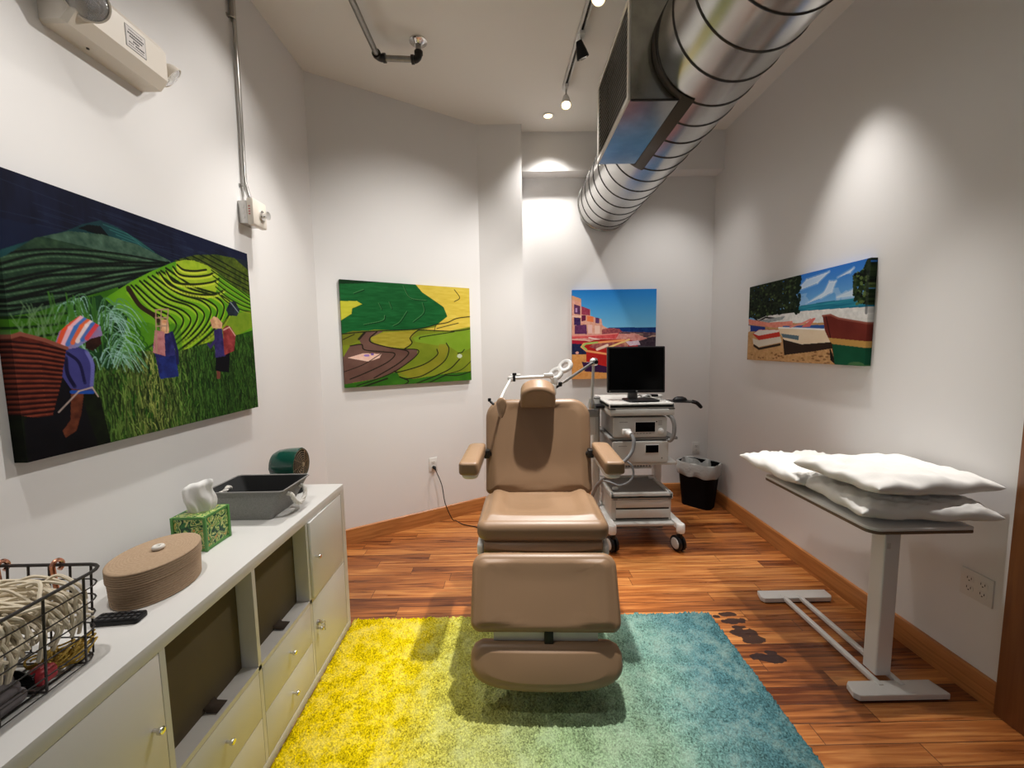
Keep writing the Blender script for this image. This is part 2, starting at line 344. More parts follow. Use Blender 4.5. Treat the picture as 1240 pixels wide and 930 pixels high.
    def build(s, name, m, parent=None, origin=None, ang=40, solid=None, sub=0):
        bmesh.ops.remove_doubles(s.bm, verts=s.bm.verts[:], dist=1e-6)
        bmesh.ops.recalc_face_normals(s.bm, faces=s.bm.faces[:])
        me = bpy.data.meshes.new(name); s.bm.to_mesh(me); s.bm.free()
        for p in me.polygons: p.use_smooth = True
        me.set_sharp_from_angle(angle=math.radians(ang))
        o = bpy.data.objects.new(name, me); COL.objects.link(o)
        if parent:
            me.transform(world_of(parent).inverted()); o.parent = parent; WM[o.name] = world_of(parent).copy()
        else:
            org = origin if origin else (0, 0, 0)
            me.transform(Matrix.Translation(org).inverted()); o.location = org; WM[o.name] = Matrix.Translation(org)
        me.materials.append(m)
        if solid:
            md = o.modifiers.new('thickness', 'SOLIDIFY'); md.thickness = solid; md.offset = 0
        if sub:
            md = o.modifiers.new('smooth', 'SUBSURF'); md.levels = sub; md.render_levels = sub
        return o
def struct(mb, name, m, parent=None, **k):
    o = mb.build(name, m, parent, **k); o['kind'] = 'structure'; return o
def axes(o, x, y, z):
    """matrix whose local x,y,z axes are the given world vectors, origin o"""
    x, y, z = Vector(x).normalized(), Vector(y).normalized(), Vector(z).normalized()
    return Matrix(((x.x, y.x, z.x, o[0]), (x.y, y.y, z.y, o[1]), (x.z, y.z, z.z, o[2]), (0, 0, 0, 1)))
def rrect(w, h, r, n=8, cx=0, cy=0, radii=None):
    """rounded rectangle outline, ccw; radii per corner: br, tr, tl, bl; edges subdivided"""
    R = radii if radii else [r]*4; pts = []
    cs = [(w/2, -h/2, -PI/2), (w/2, h/2, 0), (-w/2, h/2, PI/2), (-w/2, -h/2, PI)]
    for (X, Y, a0), q in zip(cs, R):
        ccx = X - math.copysign(q, X); ccy = Y - math.copysign(q, Y)
        for k in range(n+1):
            a = a0+PI/2*k/n; pts.append((cx+ccx+q*math.cos(a), cy+ccy+q*math.sin(a)))
    out = []
    for i in range(len(pts)):
        a, b = Vector(pts[i]), Vector(pts[(i+1) % len(pts)]); out.append(tuple(a))
        L_ = (b-a).length; m = int(L_/(max(w, h)/10))
        for k in range(1, m): out.append(tuple(a+(b-a)*k/m))
    return out
def bez(p0, p1, p2, p3, n=16):
    p0, p1, p2, p3 = map(Vector, (p0, p1, p2, p3)); out = []
    for i in range(n+1):
        t = i/n; out.append(p0*(1-t)**3+p1*3*t*(1-t)**2+p2*3*t*t*(1-t)+p3*t**3)
    return out
def smoothpath(pts, n=8):
    P = [Vector(p) for p in pts]; P = [P[0]*2-P[1]]+P+[P[-1]*2-P[-2]]; out = []
    for i in range(1, len(P)-2):
        for k in range(n):
            t = k/n; a, b, c, d = P[i-1], P[i], P[i+1], P[i+2]
            out.append(0.5*((2*b)+(c-a)*t+(2*a-5*b+4*c-d)*t*t+(3*b-a-3*c+d)*t**3))
    out.append(P[-2]); return out

# ================================================================== THE ROOM
XL, XR, YB, ZC = -1.328, 1.892, 3.795, 3.2845
PL0, PC = Vector((-1.3283, 2.8486, 0)), Vector((-0.2408, 3.5241, 0))      # ends of the slanted wall
PX, YS, ZS = 0.1287, 3.650, 2.962                                        # pillar edge, soffit face, soffit underside
YN = -1.6
struct(MB().bb(XL-0.6, XR+0.3, YN, YB+0.3, -0.12, 0), 'floor', M['floor'])
struct(MB().bb(XL-0.6, XR+0.3, YN, YB+0.3, ZC, ZC+0.12), 'ceiling', M['ceil'])
struct(MB().bb(XL-0.15, XL, YN, PL0.y+0.15, 0, ZC), 'wall_left', M['wall'])
struct(MB().bb(XR, XR+0.15, YN, YB+0.15, 0, ZC), 'wall_right', M['wall'])
struct(MB().bb(0.0, XR+0.1, YB, YB+0.15, 0, ZC), 'wall_back', M['wall'])
dv = (PC-PL0).normalized(); dn = Vector((dv.y, -dv.x, 0))                   # dn points into the room
LW = (PC-PL0).length
TW = axes(PL0, dv, -dn, (0, 0, 1))                                          # local x along wall, y behind the wall
struct(MB().bb(-0.12, LW, 0, 0.12, 0, ZC, T=TW), 'wall_slanted', M['wall'])
struct(MB().raw([(PC.x, PC.y, 0), (PX, PC.y, 0), (PX, YB+0.1, 0), (PC.x, YB+0.1, 0), (PC.x, PC.y, ZC), (PX, PC.y, ZC), (PX, YB+0.1, ZC), (PC.x, YB+0.1, ZC)],
       [[0, 1, 5, 4], [1, 2, 6, 5], [2, 3, 7, 6], [3, 0, 4, 7]]), 'wall_pillar', M['wall'])
struct(MB().bb(PX, XR, YS, YB+0.02, ZS, ZC), 'wall_soffit', M['wall'])
# baseboards: flat board with a small rounded cap
def board(name, L, T, m):
    mb = MB(); pr = [(0, 0), (0.016, 0), (0.016, 0.100), (0.013, 0.112), (0.006, 0.117), (0, 0.117)]
    vs = []; 
    for xx in (0, L):
        for (t, z) in pr: vs.append((xx, -t, z))
    n = len(pr); fs = [[i, (i+1) % n, n+(i+1) % n, n+i] for i in range(n)] + [list(range(n)), list(range(n, 2*n))]
    return struct(mb.raw(vs, fs, T), name, m, ang=25)
board('baseboard_slanted', LW, TW, wood('baseboard_wood_slant', (0.50, 0.20, 0.058, 1), (0.36, 0.130, 0.034, 1), (4, 6, 60)))
board('baseboard_right', YB-1.44, axes((XR, YB, 0), (0, -1, 0), (1, 0, 0), (0, 0, 1)), M['basey'])
board('baseboard_back', XR-PX, axes((PX, YB, 0), (1, 0, 0), (0, 1, 0), (0, 0, 1)), M['basex'])
board('baseboard_pillar', PX-PC.x, axes((PC.x, PC.y, 0), (1, 0, 0), (0, 1, 0), (0, 0, 1)), M['basex'])
board('baseboard_left', PL0.y-YN, axes((XL, YN, 0), (0, 1, 0), (-1, 0, 0), (0, 0, 1)), M['basey'])
# door with casing on the right wall
cs = MB(); cs.bb(XR-0.022, XR, 1.33, 1.44, 0, 2.16, 0.004); cs.bb(XR-0.022, XR, 0.42, 0.53, 0, 2.16, 0.004); cs.bb(XR-0.022, XR, 0.42, 1.44, 2.05, 2.16, 0.004)
dr = struct(cs, 'door_1', M['door'])
struct(MB().bb(XR-0.010, XR, 0.53, 1.33, 0.01, 2.05, 0.002), 'door_panel', M['door'], dr)
kb = MB(); kb.lathe([(0.0, 0), (0.022, 0), (0.022, 0.006), (0.010, 0.008), (0.010, 0.035), (0.026, 0.045), (0.028, 0.058), (0.018, 0.070), (0, 0.072)], axes((XR-0.010, 0.60, 1.0), (0, 1, 0), (0, 0, 1), (-1, 0, 0)))
struct(kb, 'door_knob', M['steel'], dr)
st = MB().tube([(XR-0.024, 1.365+0.010*math.cos(a), 0.92+0.010*math.sin(a)) for a in np.linspace(0, 2*PI, 16)[:-1]], 0.002, 6, closed=True)
struct(st, 'door_eyelet', M['steel'], dr)

# ================================================================== RUG
def rug():
    nx, ny = 300, 430; x0, x1, y0, y1 = -0.857, 1.06, -0.75, 2.05
    X, Y = np.meshgrid(np.linspace(x0, x1, nx), np.linspace(y0, y1, ny))
    Z = 0.012 + rng.random((ny, nx))**1.6*0.013
    X = X + (rng.random((ny, nx))-0.5)*0.004; Y = Y + (rng.random((ny, nx))-0.5)*0.004
    edge = np.minimum(np.minimum(X-x0, x1-X), np.minimum(Y-y0, y1-Y)); Z = np.where(edge < 0.006, 0.002, Z)
    vs = np.stack([X, Y, Z], -1).reshape(-1, 3)
    i = np.arange(ny-1)[:, None]*nx + np.arange(nx-1)[None, :]
    fs = np.stack([i, i+1, i+nx+1, i+nx], -1).reshape(-1, 4)
    o0 = np.array([0.1, 0.65, 0.0])
    me = bpy.data.meshes.new('rug'); me.from_pydata((vs-o0).tolist(), [], fs.tolist()); me.polygons.foreach_set('use_smooth', [True]*len(fs))
    o = bpy.data.objects.new('rug', me); COL.objects.link(o); o.location = o0; me.materials.append(M['rug'])
    tag(o, 'shaggy ombre rug fading from yellow through green to teal blue', 'rug')
rug()

# ================================================================== CABINET (open cube shelving with doors and drawers)
KX, KY1, KH, KD, KW = -0.86, 2.0165, 0.77, 0.39, 1.47
KY0 = KY1-KW; FR, DV, CE = 0.038, 0.016, 0.335
cab = thing('sideboard', 'long low white cube sideboard with doors and drawers along the left wall', 'cabinet', (KX-KD/2, (KY0+KY1)/2, 0))
b = MB()
b.bb(KX-KD, KX, KY0, KY1, KH-FR, KH, 0.0012); b.bb(KX-KD, KX, KY0, KY1, 0, FR, 0.0012)
b.bb(KX-KD, KX, KY1-FR, KY1, FR, KH-FR); b.bb(KX-KD, KX, KY0, KY0+FR, FR, KH-FR)
ZM = KH/2
b.bb(KX-KD, KX-0.001, KY0+FR, KY1-FR, ZM-DV/2, ZM+DV/2)
cell = []                                   # near-to-far: (y0, y1)
inner = (KW-2*FR-3*DV)/4; y = KY0+FR
for k in range(4):
    cell.append((y, y+inner)); y += inner
    if k < 3: b.bb(KX-KD, KX-0.001, y, y+DV, FR, KH-FR); y += DV
b.bb(KX-KD, KX-KD+0.004, KY0+FR, KY1-FR, FR, KH-FR)
b.build('carcass', M['white'], cab)
def knob_at(p, parent, x=1):
    k = MB(); k.lathe([(0.0, 0), (0.0045, 0), (0.0045, 0.010), (0.0085, 0.014), (0.0095, 0.020), (0.0075, 0.024), (0, 0.025)], axes(p, (0, 1, 0), (0, 0, 1), (x, 0, 0)), 16)
    return k.build('knob', M['chrome'], parent)
zu = (ZM+DV/2+0.002, KH-FR-0.002); zl = (FR+0.002, ZM-DV/2-0.002)
def door(cellk, zz, knob_y, knob_z, ajar=0.0):
    y0, y1 = cell[cellk]; g = 0.002
    T = Matrix.Translation((KX, y1, 0)) @ Matrix.Rotation(ajar, 4, 'Z') @ Matrix.Translation((-KX, -y1, 0))
    d = MB().bb(KX-0.017, KX-0.0005, y0+g, y1-g, zz[0], zz[1], 0.0012, T=T).build('door', M['white'], cab)
    p = T @ Vector((KX-0.0005, knob_y, knob_z)); knob_at(p, d); return d
door(0, zu, cell[0][1]-0.035, 0.560); door(0, zl, cell[0][1]-0.035, 0.20)
door(3, zu, cell[3][0]+0.035, 0.565, ajar=0.030)
dl = door(3, zl, cell[3][0]+0.035, 0.235)
lk = MB(); py = cell[3][0]+0.035
lk.lathe([(0, 0), (0.011, 0), (0.011, 0.008), (0.006, 0.010), (0, 0.010)], axes((KX-0.0005, py, 0.262), (0, 1, 0), (0, 0, 1), (1, 0, 0)), 18)
lk.build('lock', M['steel'], dl)
ky = MB(); ky.box((KX+0.016, py, 0.262), (0.014, 0.0022, 0.006), 0.0005)
ky.tube([(KX+0.023+0.010*math.cos(a), py, 0.262+0.010*math.sin(a)) for a in np.linspace(0, 2*PI, 14)[:-1]], 0.0016, 6, closed=True)
ky.tube([(KX+0.030, py+0.004*math.sin(a*3), 0.254-0.010*a) for a in np.linspace(0, 3, 10)], 0.0018, 6); ky.build('key', M['steel'], dl)
for ck in (1, 2):
    y0, y1 = cell[ck]; zmid = (zl[0]+zl[1])/2
    for (za, zb) in ((zl[0], zmid-0.001), (zmid+0.001, zl[1])):
        d = MB().bb(KX-0.017, KX-0.0005, y0+0.002, y1-0.002, za, zb, 0.0012); d.bb(KX-0.33, KX-0.017, y0+0.010, y1-0.010, za+0.01, zb-0.03)
        d = d.build('drawer', M['white'], cab); knob_at((KX-0.0005, (y0+y1)/2, (za+zb)/2+0.005), d)
# brown fabric bins set back in the two open cubes
def fabric_bin(ck, label):
    y0, y1 = cell[ck]; z0 = ZM+DV/2+0.001; xf = KX-0.055
    t = thing('fabric_bin', label, 'storage bin', (KX-0.21, (y0+y1)/2, z0), 'brown fabric bins in the sideboard cubes')
    m = MB(); w = 0.004; za, zb = z0, KH-FR-0.012; ya, yb = y0+0.004, y1-0.004; xb = KX-KD+0.012
    m.bb(xf-w, xf, ya, yb, za, zb, 0.0015); m.bb(xb, xb+w, ya, yb, za, zb); m.bb(xb, xf, ya, ya+w, za, zb); m.bb(xb, xf, yb-w, yb, za, zb); m.bb(xb, xf, ya, yb, za, za+w)
    m.build('bin_body', M['brownfab'], t)
    yc = (y0+y1)/2+0.015; g = MB()
    g.raw([(xf+0.001, yc-0.022, za+0.016), (xf+0.001, yc+0.022, za+0.016), (xf+0.010, yc-0.022, za+0.005), (xf+0.010, yc+0.022, za+0.005), (xf+0.040, yc-0.022, za+0.003), (xf+0.040, yc+0.022, za+0.003)], [[0, 1, 3, 2], [2, 3, 5, 4]])
    g.build('pull_tab', mat('dark_brown_tab', (0.045, 0.028, 0.016, 1), 0.8), t, solid=0.002)
fabric_bin(1, 'brown fabric bin in the open cube nearest the camera')
fabric_bin(2, 'brown fabric bin in the open cube beside the far doors')

# ================================================================== PICTURES painted vertex by vertex
def value_noise(w, h, cx, cy, seed, octs=4, pers=0.55):
    r = np.random.default_rng(seed); out = np.zeros((h, w)); amp = 1; tot = 0
    for o in range(octs):
        gx, gy = max(2, int(cx*2**o)), max(2, int(cy*2**o)); g = r.random((gy+2, gx+2))
        xx = np.linspace(0, gx, w); yy = np.linspace(0, gy, h); xi = xx.astype(int); yi = yy.astype(int)
        fx = xx-xi; fy = yy-yi; fx = fx*fx*(3-2*fx); fy = (fy*fy*(3-2*fy))[:, None]
        a = g[np.ix_(yi, xi)]; bq = g[np.ix_(yi, xi+1)]; c = g[np.ix_(yi+1, xi)]; d = g[np.ix_(yi+1, xi+1)]
        out += amp*((a*(1-fx)+bq*fx)*(1-fy)+(c*(1-fx)+d*fx)*fy); tot += amp; amp *= pers
    return out/tot
class Pic:
    def __init__(s, w, h, asp):
        s.w, s.h, s.asp = w, h, asp; s.a = np.zeros((h, w, 3))
        s.U, s.V = np.meshgrid((np.arange(w)+0.5)/w, (np.arange(h)+0.5)/h)
    def n(s, cx, cy, seed, octs=4, pers=0.55): return value_noise(s.w, s.h, cx, cy, seed, octs, pers)
    def mask(s, pts):
        P = np.array(pts); u, v = s.U, s.V; inside = np.zeros(u.shape, bool); j = len(P)-1
        for i in range(len(P)):
            xi, yi = P[i]; xj, yj = P[j]
            c = ((yi > v) != (yj > v)) & (u < (xj-xi)*(v-yi)/((yj-yi) if abs(yj-yi) > 1e-9 else 1e-9)+xi)
            inside ^= c; j = i
        return inside
    def col(s, c): return np.array(c, float)/255
    def fill(s, m, c, var=0.0, tex=None, c2=None, al=1.0):
        base = np.broadcast_to(s.col(c), s.a.shape).copy()
        if c2 is not None and tex is not None:
            k = np.clip(tex, 0, 1)[..., None]; base = base*(1-k)+s.col(c2)*k
        elif tex is not None: base = base*(1+var*(tex*2-1))[..., None]
        k = (m.astype(float)*al)[..., None]; s.a = s.a*(1-k)+base*k
    def poly(s, pts, c, **k): s.fill(s.mask(pts), c, **k)
    def ell(s, cu, cv, ru, rv, c, **k): s.fill(((s.U-cu)/ru)**2+((s.V-cv)/rv)**2 < 1, c, **k)
    def line(s, pts, wd, c, al=1.0, w2=None):
        """stroke of width wd (fraction of picture height)"""
        n = len(pts)-1
        for i in range(n):
            (x0, y0), (x1, y1) = pts[i], pts[i+1]; ww = wd if w2 is None else wd+(w2-wd)*i/max(1, n)
            pad = ww+2/s.h
            ua, ub = min(x0, x1)-pad, max(x0, x1)+pad; va, vb = min(y0, y1)-pad, max(y0, y1)+pad
            i0, i1 = max(0, int(ua*s.w)), min(s.w, int(ub*s.w)+2); j0, j1 = max(0, int(va*s.h)), min(s.h, int(vb*s.h)+2)
            if i1 <= i0 or j1 <= j0: continue
            X = (s.U[j0:j1, i0:i1]-x0)*s.asp; Y = s.V[j0:j1, i0:i1]-y0; dx, dy = (x1-x0)*s.asp, y1-y0
            L2 = dx*dx+dy*dy+1e-12; t = np.clip((X*dx+Y*dy)/L2, 0, 1); d = np.hypot(X-t*dx, Y-t*dy)
            k = (np.clip((ww/2-d)*s.h+0.5, 0, 1)*al)[..., None]
            s.a[j0:j1, i0:i1] = s.a[j0:j1, i0:i1]*(1-k)+s.col(c)*k
def canvas(name, pic, T, W, H, depth, label):
    """stretched canvas: printed front of W x H in local xz (y = 0 is the face, +y goes into the wall)"""
    t = thing(name, label, 'picture', tuple((T @ Vector((W/2, depth/2, 0)))[:]))
    w, h = pic.w, pic.h
    U, V = np.meshgrid(np.linspace(0, 1, w), np.linspace(0, 1, h))
    vs = np.stack([U*W, np.zeros_like(U), (1-V)*H], -1).reshape(-1, 3); colr = pic.a.reshape(-1, 3)
    i = np.arange(h-1)[:, None]*w+np.arange(w-1)[None, :]; fs = np.stack([i, i+w, i+w+1, i+1], -1).reshape(-1, 4).tolist()
    # wrapped sides take a darkened colour of the printed edge
    vs = vs.tolist(); ext = []; base = len(vs)
    rim = list(range(0, w))+[k*w+w-1 for k in range(1, h)]+[(h-1)*w+k for k in range(w-2, -1, -1)]+[k*w for k in range(h-2, 0, -1)]
    for q in rim: v = vs[q]; ext.append([v[0], depth, v[2]])
    n = len(rim)
    for k in range(n): fs.append([rim[k], rim[(k+1) % n], base+(k+1) % n, base+k])
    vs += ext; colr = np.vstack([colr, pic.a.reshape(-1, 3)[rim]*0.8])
    Tm = world_of(t).inverted() @ T
    me = bpy.data.meshes.new('printed_canvas'); me.from_pydata([tuple(Tm @ Vector(v)) for v in vs], [], fs)
    ca = me.color_attributes.new('print', 'FLOAT_COLOR', 'POINT')
    c = np.clip(colr, 0, 1); lin = np.where(c <= 0.04045, c/12.92, ((c+0.055)/1.055)**2.4)
    ca.data.foreach_set('color', np.hstack([lin, np.ones((len(lin), 1))]).astype(np.float32).ravel())
    o = bpy.data.objects.new('printed_canvas', me); COL.objects.link(o); o.parent = t; me.materials.append(M['print']); WM[o.name] = world_of(t).copy()
    f = MB(); e = 0.004
    for (xa, xb, za, zb) in ((e, W-e, e, 0.04), (e, W-e, H-0.04, H-e), (e, 0.04, 0.04, H-0.04), (W-0.04, W-e, 0.04, H-0.04)): f.bb(xa, xb, 0.006, depth-0.001, za, zb, T=T)
    f.build('stretcher_frame', M['jute'], t)

def cr2(pts, n=8):
    return [(v[0], v[1]) for v in smoothpath([(a, c, 0) for a, c in pts], n)]
def paint_terraces():
    p = Pic(520, 400, 1.3); n1 = p.n(8, 6, 1); n2 = p.n(60, 45, 2, 3); n3 = p.n(24, 4, 3)
    p.fill(np.ones(p.U.shape, bool), (10, 13, 32), tex=n3, c2=(30, 38, 68))
    p.fill(p.V > 0.12+0.08*n1, (14, 20, 46), tex=n1, c2=(26, 42, 74), al=0.6)
    for k in range(60):
        u, v = rng.random(), 0.02+0.16*rng.random(); p.line([(u, v), (u+0.10+0.1*rng.random(), v-0.01+0.03*rng.random())], 0.003, (60, 78, 104), 0.30)
    p.poly([(0.001,0.278),(0.048,0.241),(0.099,0.206),(0.164,0.159),(0.216,0.113),(0.271,0.078),(0.328,0.085),(0.401,0.112),(0.511,0.175),(0.505,0.244),(-0.006,0.359)], (10, 30, 40), tex=n1, c2=(40, 92, 92))
    p.poly([(0.20,0.135),(0.23,0.11),(0.27,0.10),(0.30,0.14)], (6, 14, 18))
    for k in range(5): p.line([(0.28+0.02*k, 0.09+0.014*k), (0.36+0.02*k, 0.10+0.015*k), (0.46, 0.15+0.012*k)], 0.004, (70, 130, 124), 0.55)
    lh = p.mask([(-0.030,0.320),(0.006,0.299),(0.082,0.212),(0.174,0.155),(0.278,0.132),(0.399,0.136),(0.527,0.171),(0.545,0.2),(0.445,0.261),(0.307,0.352),(0.204,0.406),(0.123,0.451),(-0.045,0.530)])
    p.fill(lh, (40, 66, 54), tex=n2, c2=(92, 118, 100)); p.fill(lh & (p.V > 0.20), (20, 42, 32), tex=n2, c2=(58, 84, 56), al=0.85)
    sv = p.a.copy()
    l0 = [(-0.02,0.30),(0.096,0.240),(0.228,0.213),(0.368,0.199),(0.545,0.180)]; l1 = [(-0.02,0.478),(0.080,0.451),(0.153,0.421),(0.260,0.364),(0.445,0.270)]
    for k in range(10):
        t = k/9; q = cr2([(a[0]*(1-t)+c[0]*t, a[1]*(1-t)+c[1]*t+0.05*math.sin(PI*t)*(0.6-i_*0.25)+0.007*math.sin(2.3*k+1.7*i_)) for i_, (a, c) in enumerate(zip(l0, l1))])
        p.line(q, 0.010-0.004*abs(t-0.5), (8, 16, 13), 0.85); p.line([(u, v+0.011) for u, v in q], 0.006, (96, 128, 96), 0.45)
    p.a = np.where(lh[..., None], p.a, sv)
    rh = p.mask([(0.543,0.167),(0.651,0.109),(0.773,0.070),(1.000,0.044),(1.046,0.343),(0.917,0.277),(0.805,0.216),(0.724,0.176)])
    p.fill(rh, (40, 56, 16), tex=n2, c2=(104, 118, 36)); sv = p.a.copy()
    for k in range(9):
        p.line([(u, 0.05+0.03*k+0.26*(u-0.62)) for u in np.linspace(0.55, 1.02, 12)], 0.008, (14, 20, 8), 0.85)
    p.a = np.where(rh[..., None], p.a, sv)
    p.poly([(0.8,0.03),(0.88,0.045),(1.01,0.11),(1.01,-0.01),(0.55,-0.01),(0.66,0.09)], (18, 26, 56), al=0.75)
    lg = p.mask([(-0.045,0.510),(0.060,0.477),(0.123,0.441),(0.204,0.396),(0.307,0.342),(0.36,0.5),(0.233,0.672),(-0.057,0.655)])
    p.fill(lg, (30, 74, 16), tex=n1, c2=(92, 148, 28))
    for k in range(4): p.line([(u, 0.50+0.035*k-0.28*u+0.01*math.sin(14*u)) for u in np.linspace(-0.02, 0.32, 12)], 0.009, (14, 34, 10), 0.8)
    mid = p.mask([(0.226,0.45),(0.256,0.399),(0.359,0.307),(0.445,0.241),(0.542,0.175),(0.600,0.148),(0.649,0.138),(0.725,0.146),(0.806,0.186),(0.895,0.229),(1.048,0.290),(1.017,0.626),(0.767,0.632),(0.233,0.682)])
    p.fill(mid, (64, 132, 22), tex=n1, c2=(128, 176, 34)); p.fill(mid & (np.hypot((p.U-0.67)*1.3, p.V-0.19) < 0.15), (150, 172, 40), tex=n2, c2=(186, 196, 60), al=0.8)
    sv = p.a.copy()
    co_ = [(0.507,0.213),(0.637,0.272),(0.796,0.294),(0.855,0.351),(0.780,0.481),(0.607,0.620)]; ci_ = [(0.340,0.343),(0.405,0.423),(0.473,0.459),(0.492,0.508),(0.430,0.578),(0.330,0.650)]
    for k in range(10):                                    # terraces wrap round the knoll and run back downhill
        t = (k/9)**0.9; pts = cr2([(a[0]*(1-t)+c[0]*t, a[1]*(1-t)+c[1]*t+0.006*math.sin(3*k+q)) for q, (a, c) in enumerate(zip(co_, ci_))])
        p.line([(u, v+0.013) for u, v in pts], 0.015, (176-30*t, 196-10*t, 52), 0.55); p.line(pts, 0.0125-0.003*t, (26, 40, 10), 0.92)
    for e_ in ([(0.506,0.227),(0.542,0.273),(0.638,0.265),(0.738,0.234),(0.787,0.204)], [(0.540,0.198),(0.571,0.229),(0.641,0.224),(0.720,0.199),(0.759,0.175)], [(0.561,0.183),(0.590,0.200),(0.648,0.193),(0.715,0.170)], [(0.475,0.240),(0.52,0.292),(0.63,0.315),(0.75,0.300),(0.82,0.26)]):
        q = cr2(e_); p.line([(u, v+0.011) for u, v in q], 0.012, (196, 206, 70), 0.6); p.line(q, 0.011, (36, 42, 12), 0.92)
    for k in range(5):
        q = cr2([(0.745+0.006*k, 0.165+0.03*k), (0.83, 0.205+0.032*k), (0.92, 0.245+0.03*k), (1.0, 0.285+0.022*k)]); p.line(q, 0.009, (40, 56, 14), 0.85); p.line([(u, v+0.009) for u, v in q], 0.007, (150, 176, 50), 0.5)
    p.line(cr2([(0.345,0.340),(0.382,0.411),(0.441,0.456),(0.462,0.510)]), 0.024, (50, 36, 22), 0.85)
    for k in range(6): p.line(cr2([(0.30+0.01*k, 0.44+0.035*k), (0.36+0.012*k, 0.50+0.03*k), (0.34, 0.58+0.02*k)]), 0.007, (28, 70, 16), 0.7)
    p.a = np.where(mid[..., None], p.a, sv)
    p.fill(mid & (p.V > 0.40+0.15*n1) & (p.U < 0.55), (40, 96, 24), tex=n2, c2=(86, 140, 36), al=0.5)
    p.poly([(0.66,0.62),(0.75,0.48),(0.86,0.40),(1.02,0.36),(1.02,0.46),(0.9,0.52),(0.75,0.60)], (120, 128, 40), tex=n2, c2=(160, 156, 60), al=0.55)
    # meadow of long grass
    fg = p.mask([(0.20,0.629),(0.385,0.617),(0.537,0.619),(0.729,0.562),(0.919,0.515),(1.090,0.461),(1.032,1.097),(-0.073,1.014),(0.023,0.830),(0.131,0.666)])
    p.fill(fg, (26, 62, 20), tex=n2, c2=(74, 122, 40)); sv = p.a.copy(); r = np.random.default_rng(5)
    for k in range(3800):
        u, v = r.uniform(0.0, 1.02), r.uniform(0.56, 1.03); l = r.uniform(0.015, 0.06)*(0.5+v); dx = r.normal(0, 0.010)
        br = r.uniform(0.45, 1.12)*(0.85+0.35*max(0.0, 1-abs(u-0.42)/0.25))
        wm = max(0.0, 1-abs(u-0.40)/0.25); c = (min(255, (86+36*wm)*br**1.4), min(255, 130*br**1.3), min(255, (54+16*wm)*br**1.4))
        p.line([(u, v), (u+dx*0.4, v-l*0.6), (u+dx, v-l)], 0.005, c, 0.9)
    for k in range(500):
        u, v = r.uniform(0.15, 1.02), r.uniform(0.62, 1.05); p.line([(u, v), (u+r.normal(0, 0.006), v-r.uniform(0.02, 0.05))], 0.005, (12, 30, 12), 0.6)
    p.a = np.where(fg[..., None], p.a, sv)
    # clump of tall pale reeds
    p.poly([(0.131,0.43),(0.246,0.385),(0.33,0.47),(0.30,0.60),(0.245,0.70),(0.19,0.62)], (16, 44, 20), tex=n2, c2=(40, 84, 44))
    for k in range(110):
        u, v = r.uniform(0.17, 0.30), r.uniform(0.44, 0.70); s_ = r.uniform(0.03, 0.10)*(1 if u > 0.22 else -0.7)
        p.line(cr2([(u, v), (u+s_*0.35, v-0.05), (u+s_*0.9, v-0.035), (u+s_*1.25, v+0.02)], 4), 0.0045, (150, 186, 178) if r.random() < 0.5 else (92, 140, 96), 0.75)
    for k in range(40):
        u = r.uniform(0.10, 0.26); v = r.uniform(0.42, 0.52); p.line([(u, v+0.10), (u+r.normal(0, 0.012), v-0.03)], 0.006, (70, 120, 44), 0.7)
    for k in range(40): u, v = r.uniform(0.0, 0.12), r.uniform(0.50, 0.60); p.line([(u, v), (u+r.normal(0, 0.02), v-0.06)], 0.005, (110, 140, 100), 0.6)
    # dark ground under the stooping figure
    p.poly([(-0.02,0.80),(0.059,0.747),(0.161,0.720),(0.21,0.80),(0.24,1.10),(-0.02,1.1)], (10, 14, 10), tex=n2, c2=(26, 36, 16))
    # stooping figure with a wicker basket
    p.poly([(0.059,0.787),(0.108,0.70),(0.129,0.74),(0.156,0.79),(0.199,1.071),(0.003,1.010),(0.006,0.850)], (10, 9, 12), tex=n1, c2=(26, 24, 34))
    p.poly([(0.131,0.750),(0.167,0.760),(0.150,0.857),(0.131,0.921),(0.100,0.940),(0.094,0.912),(0.118,0.878)], (72, 36, 26), tex=n2, c2=(128, 74, 50))
    p.poly([(0.112,0.619),(0.151,0.592),(0.185,0.610),(0.205,0.670),(0.190,0.775),(0.129,0.757),(0.108,0.703)], (42, 40, 92), tex=n1, c2=(92, 92, 160))
    p.line([(0.13,0.77),(0.19,0.78)], 0.014, (36, 80, 160)); p.line(cr2([(0.13,0.62),(0.16,0.66),(0.17,0.74)]), 0.012, (26, 24, 60), 0.6); p.line(cr2([(0.185,0.615),(0.198,0.67),(0.188,0.76)]), 0.016, (120, 120, 186), 0.5); p.line(cr2([(0.125,0.64),(0.125,0.70),(0.14,0.75)]), 0.014, (24, 22, 54), 0.6)
    p.poly([(0.189,0.550),(0.232,0.545),(0.233,0.586),(0.205,0.614),(0.183,0.603)], (36, 20, 16), tex=n2, c2=(66, 36, 28))
    sc = [(0.101,0.587),(0.116,0.541),(0.145,0.507),(0.178,0.475),(0.207,0.491),(0.237,0.514),(0.238,0.552),(0.201,0.565),(0.161,0.600),(0.127,0.608)]
    sm = p.mask(sc); p.fill(sm, (110, 150, 205), tex=p.n(30, 22, 8), c2=(190, 90, 110)); sv = p.a.copy()
    for k, c in enumerate(((226, 84, 44), (240, 190, 200), (64, 120, 190), (228, 110, 60), (236, 220, 220), (70, 110, 180), (220, 70, 70))):
        p.line([(0.106+0.014*k, 0.60-0.006*k), (0.13+0.016*k, 0.53-0.004*k), (0.17+0.014*k, 0.48)], 0.016, c, 0.85)
    p.a = np.where(sm[..., None], p.a, sv)
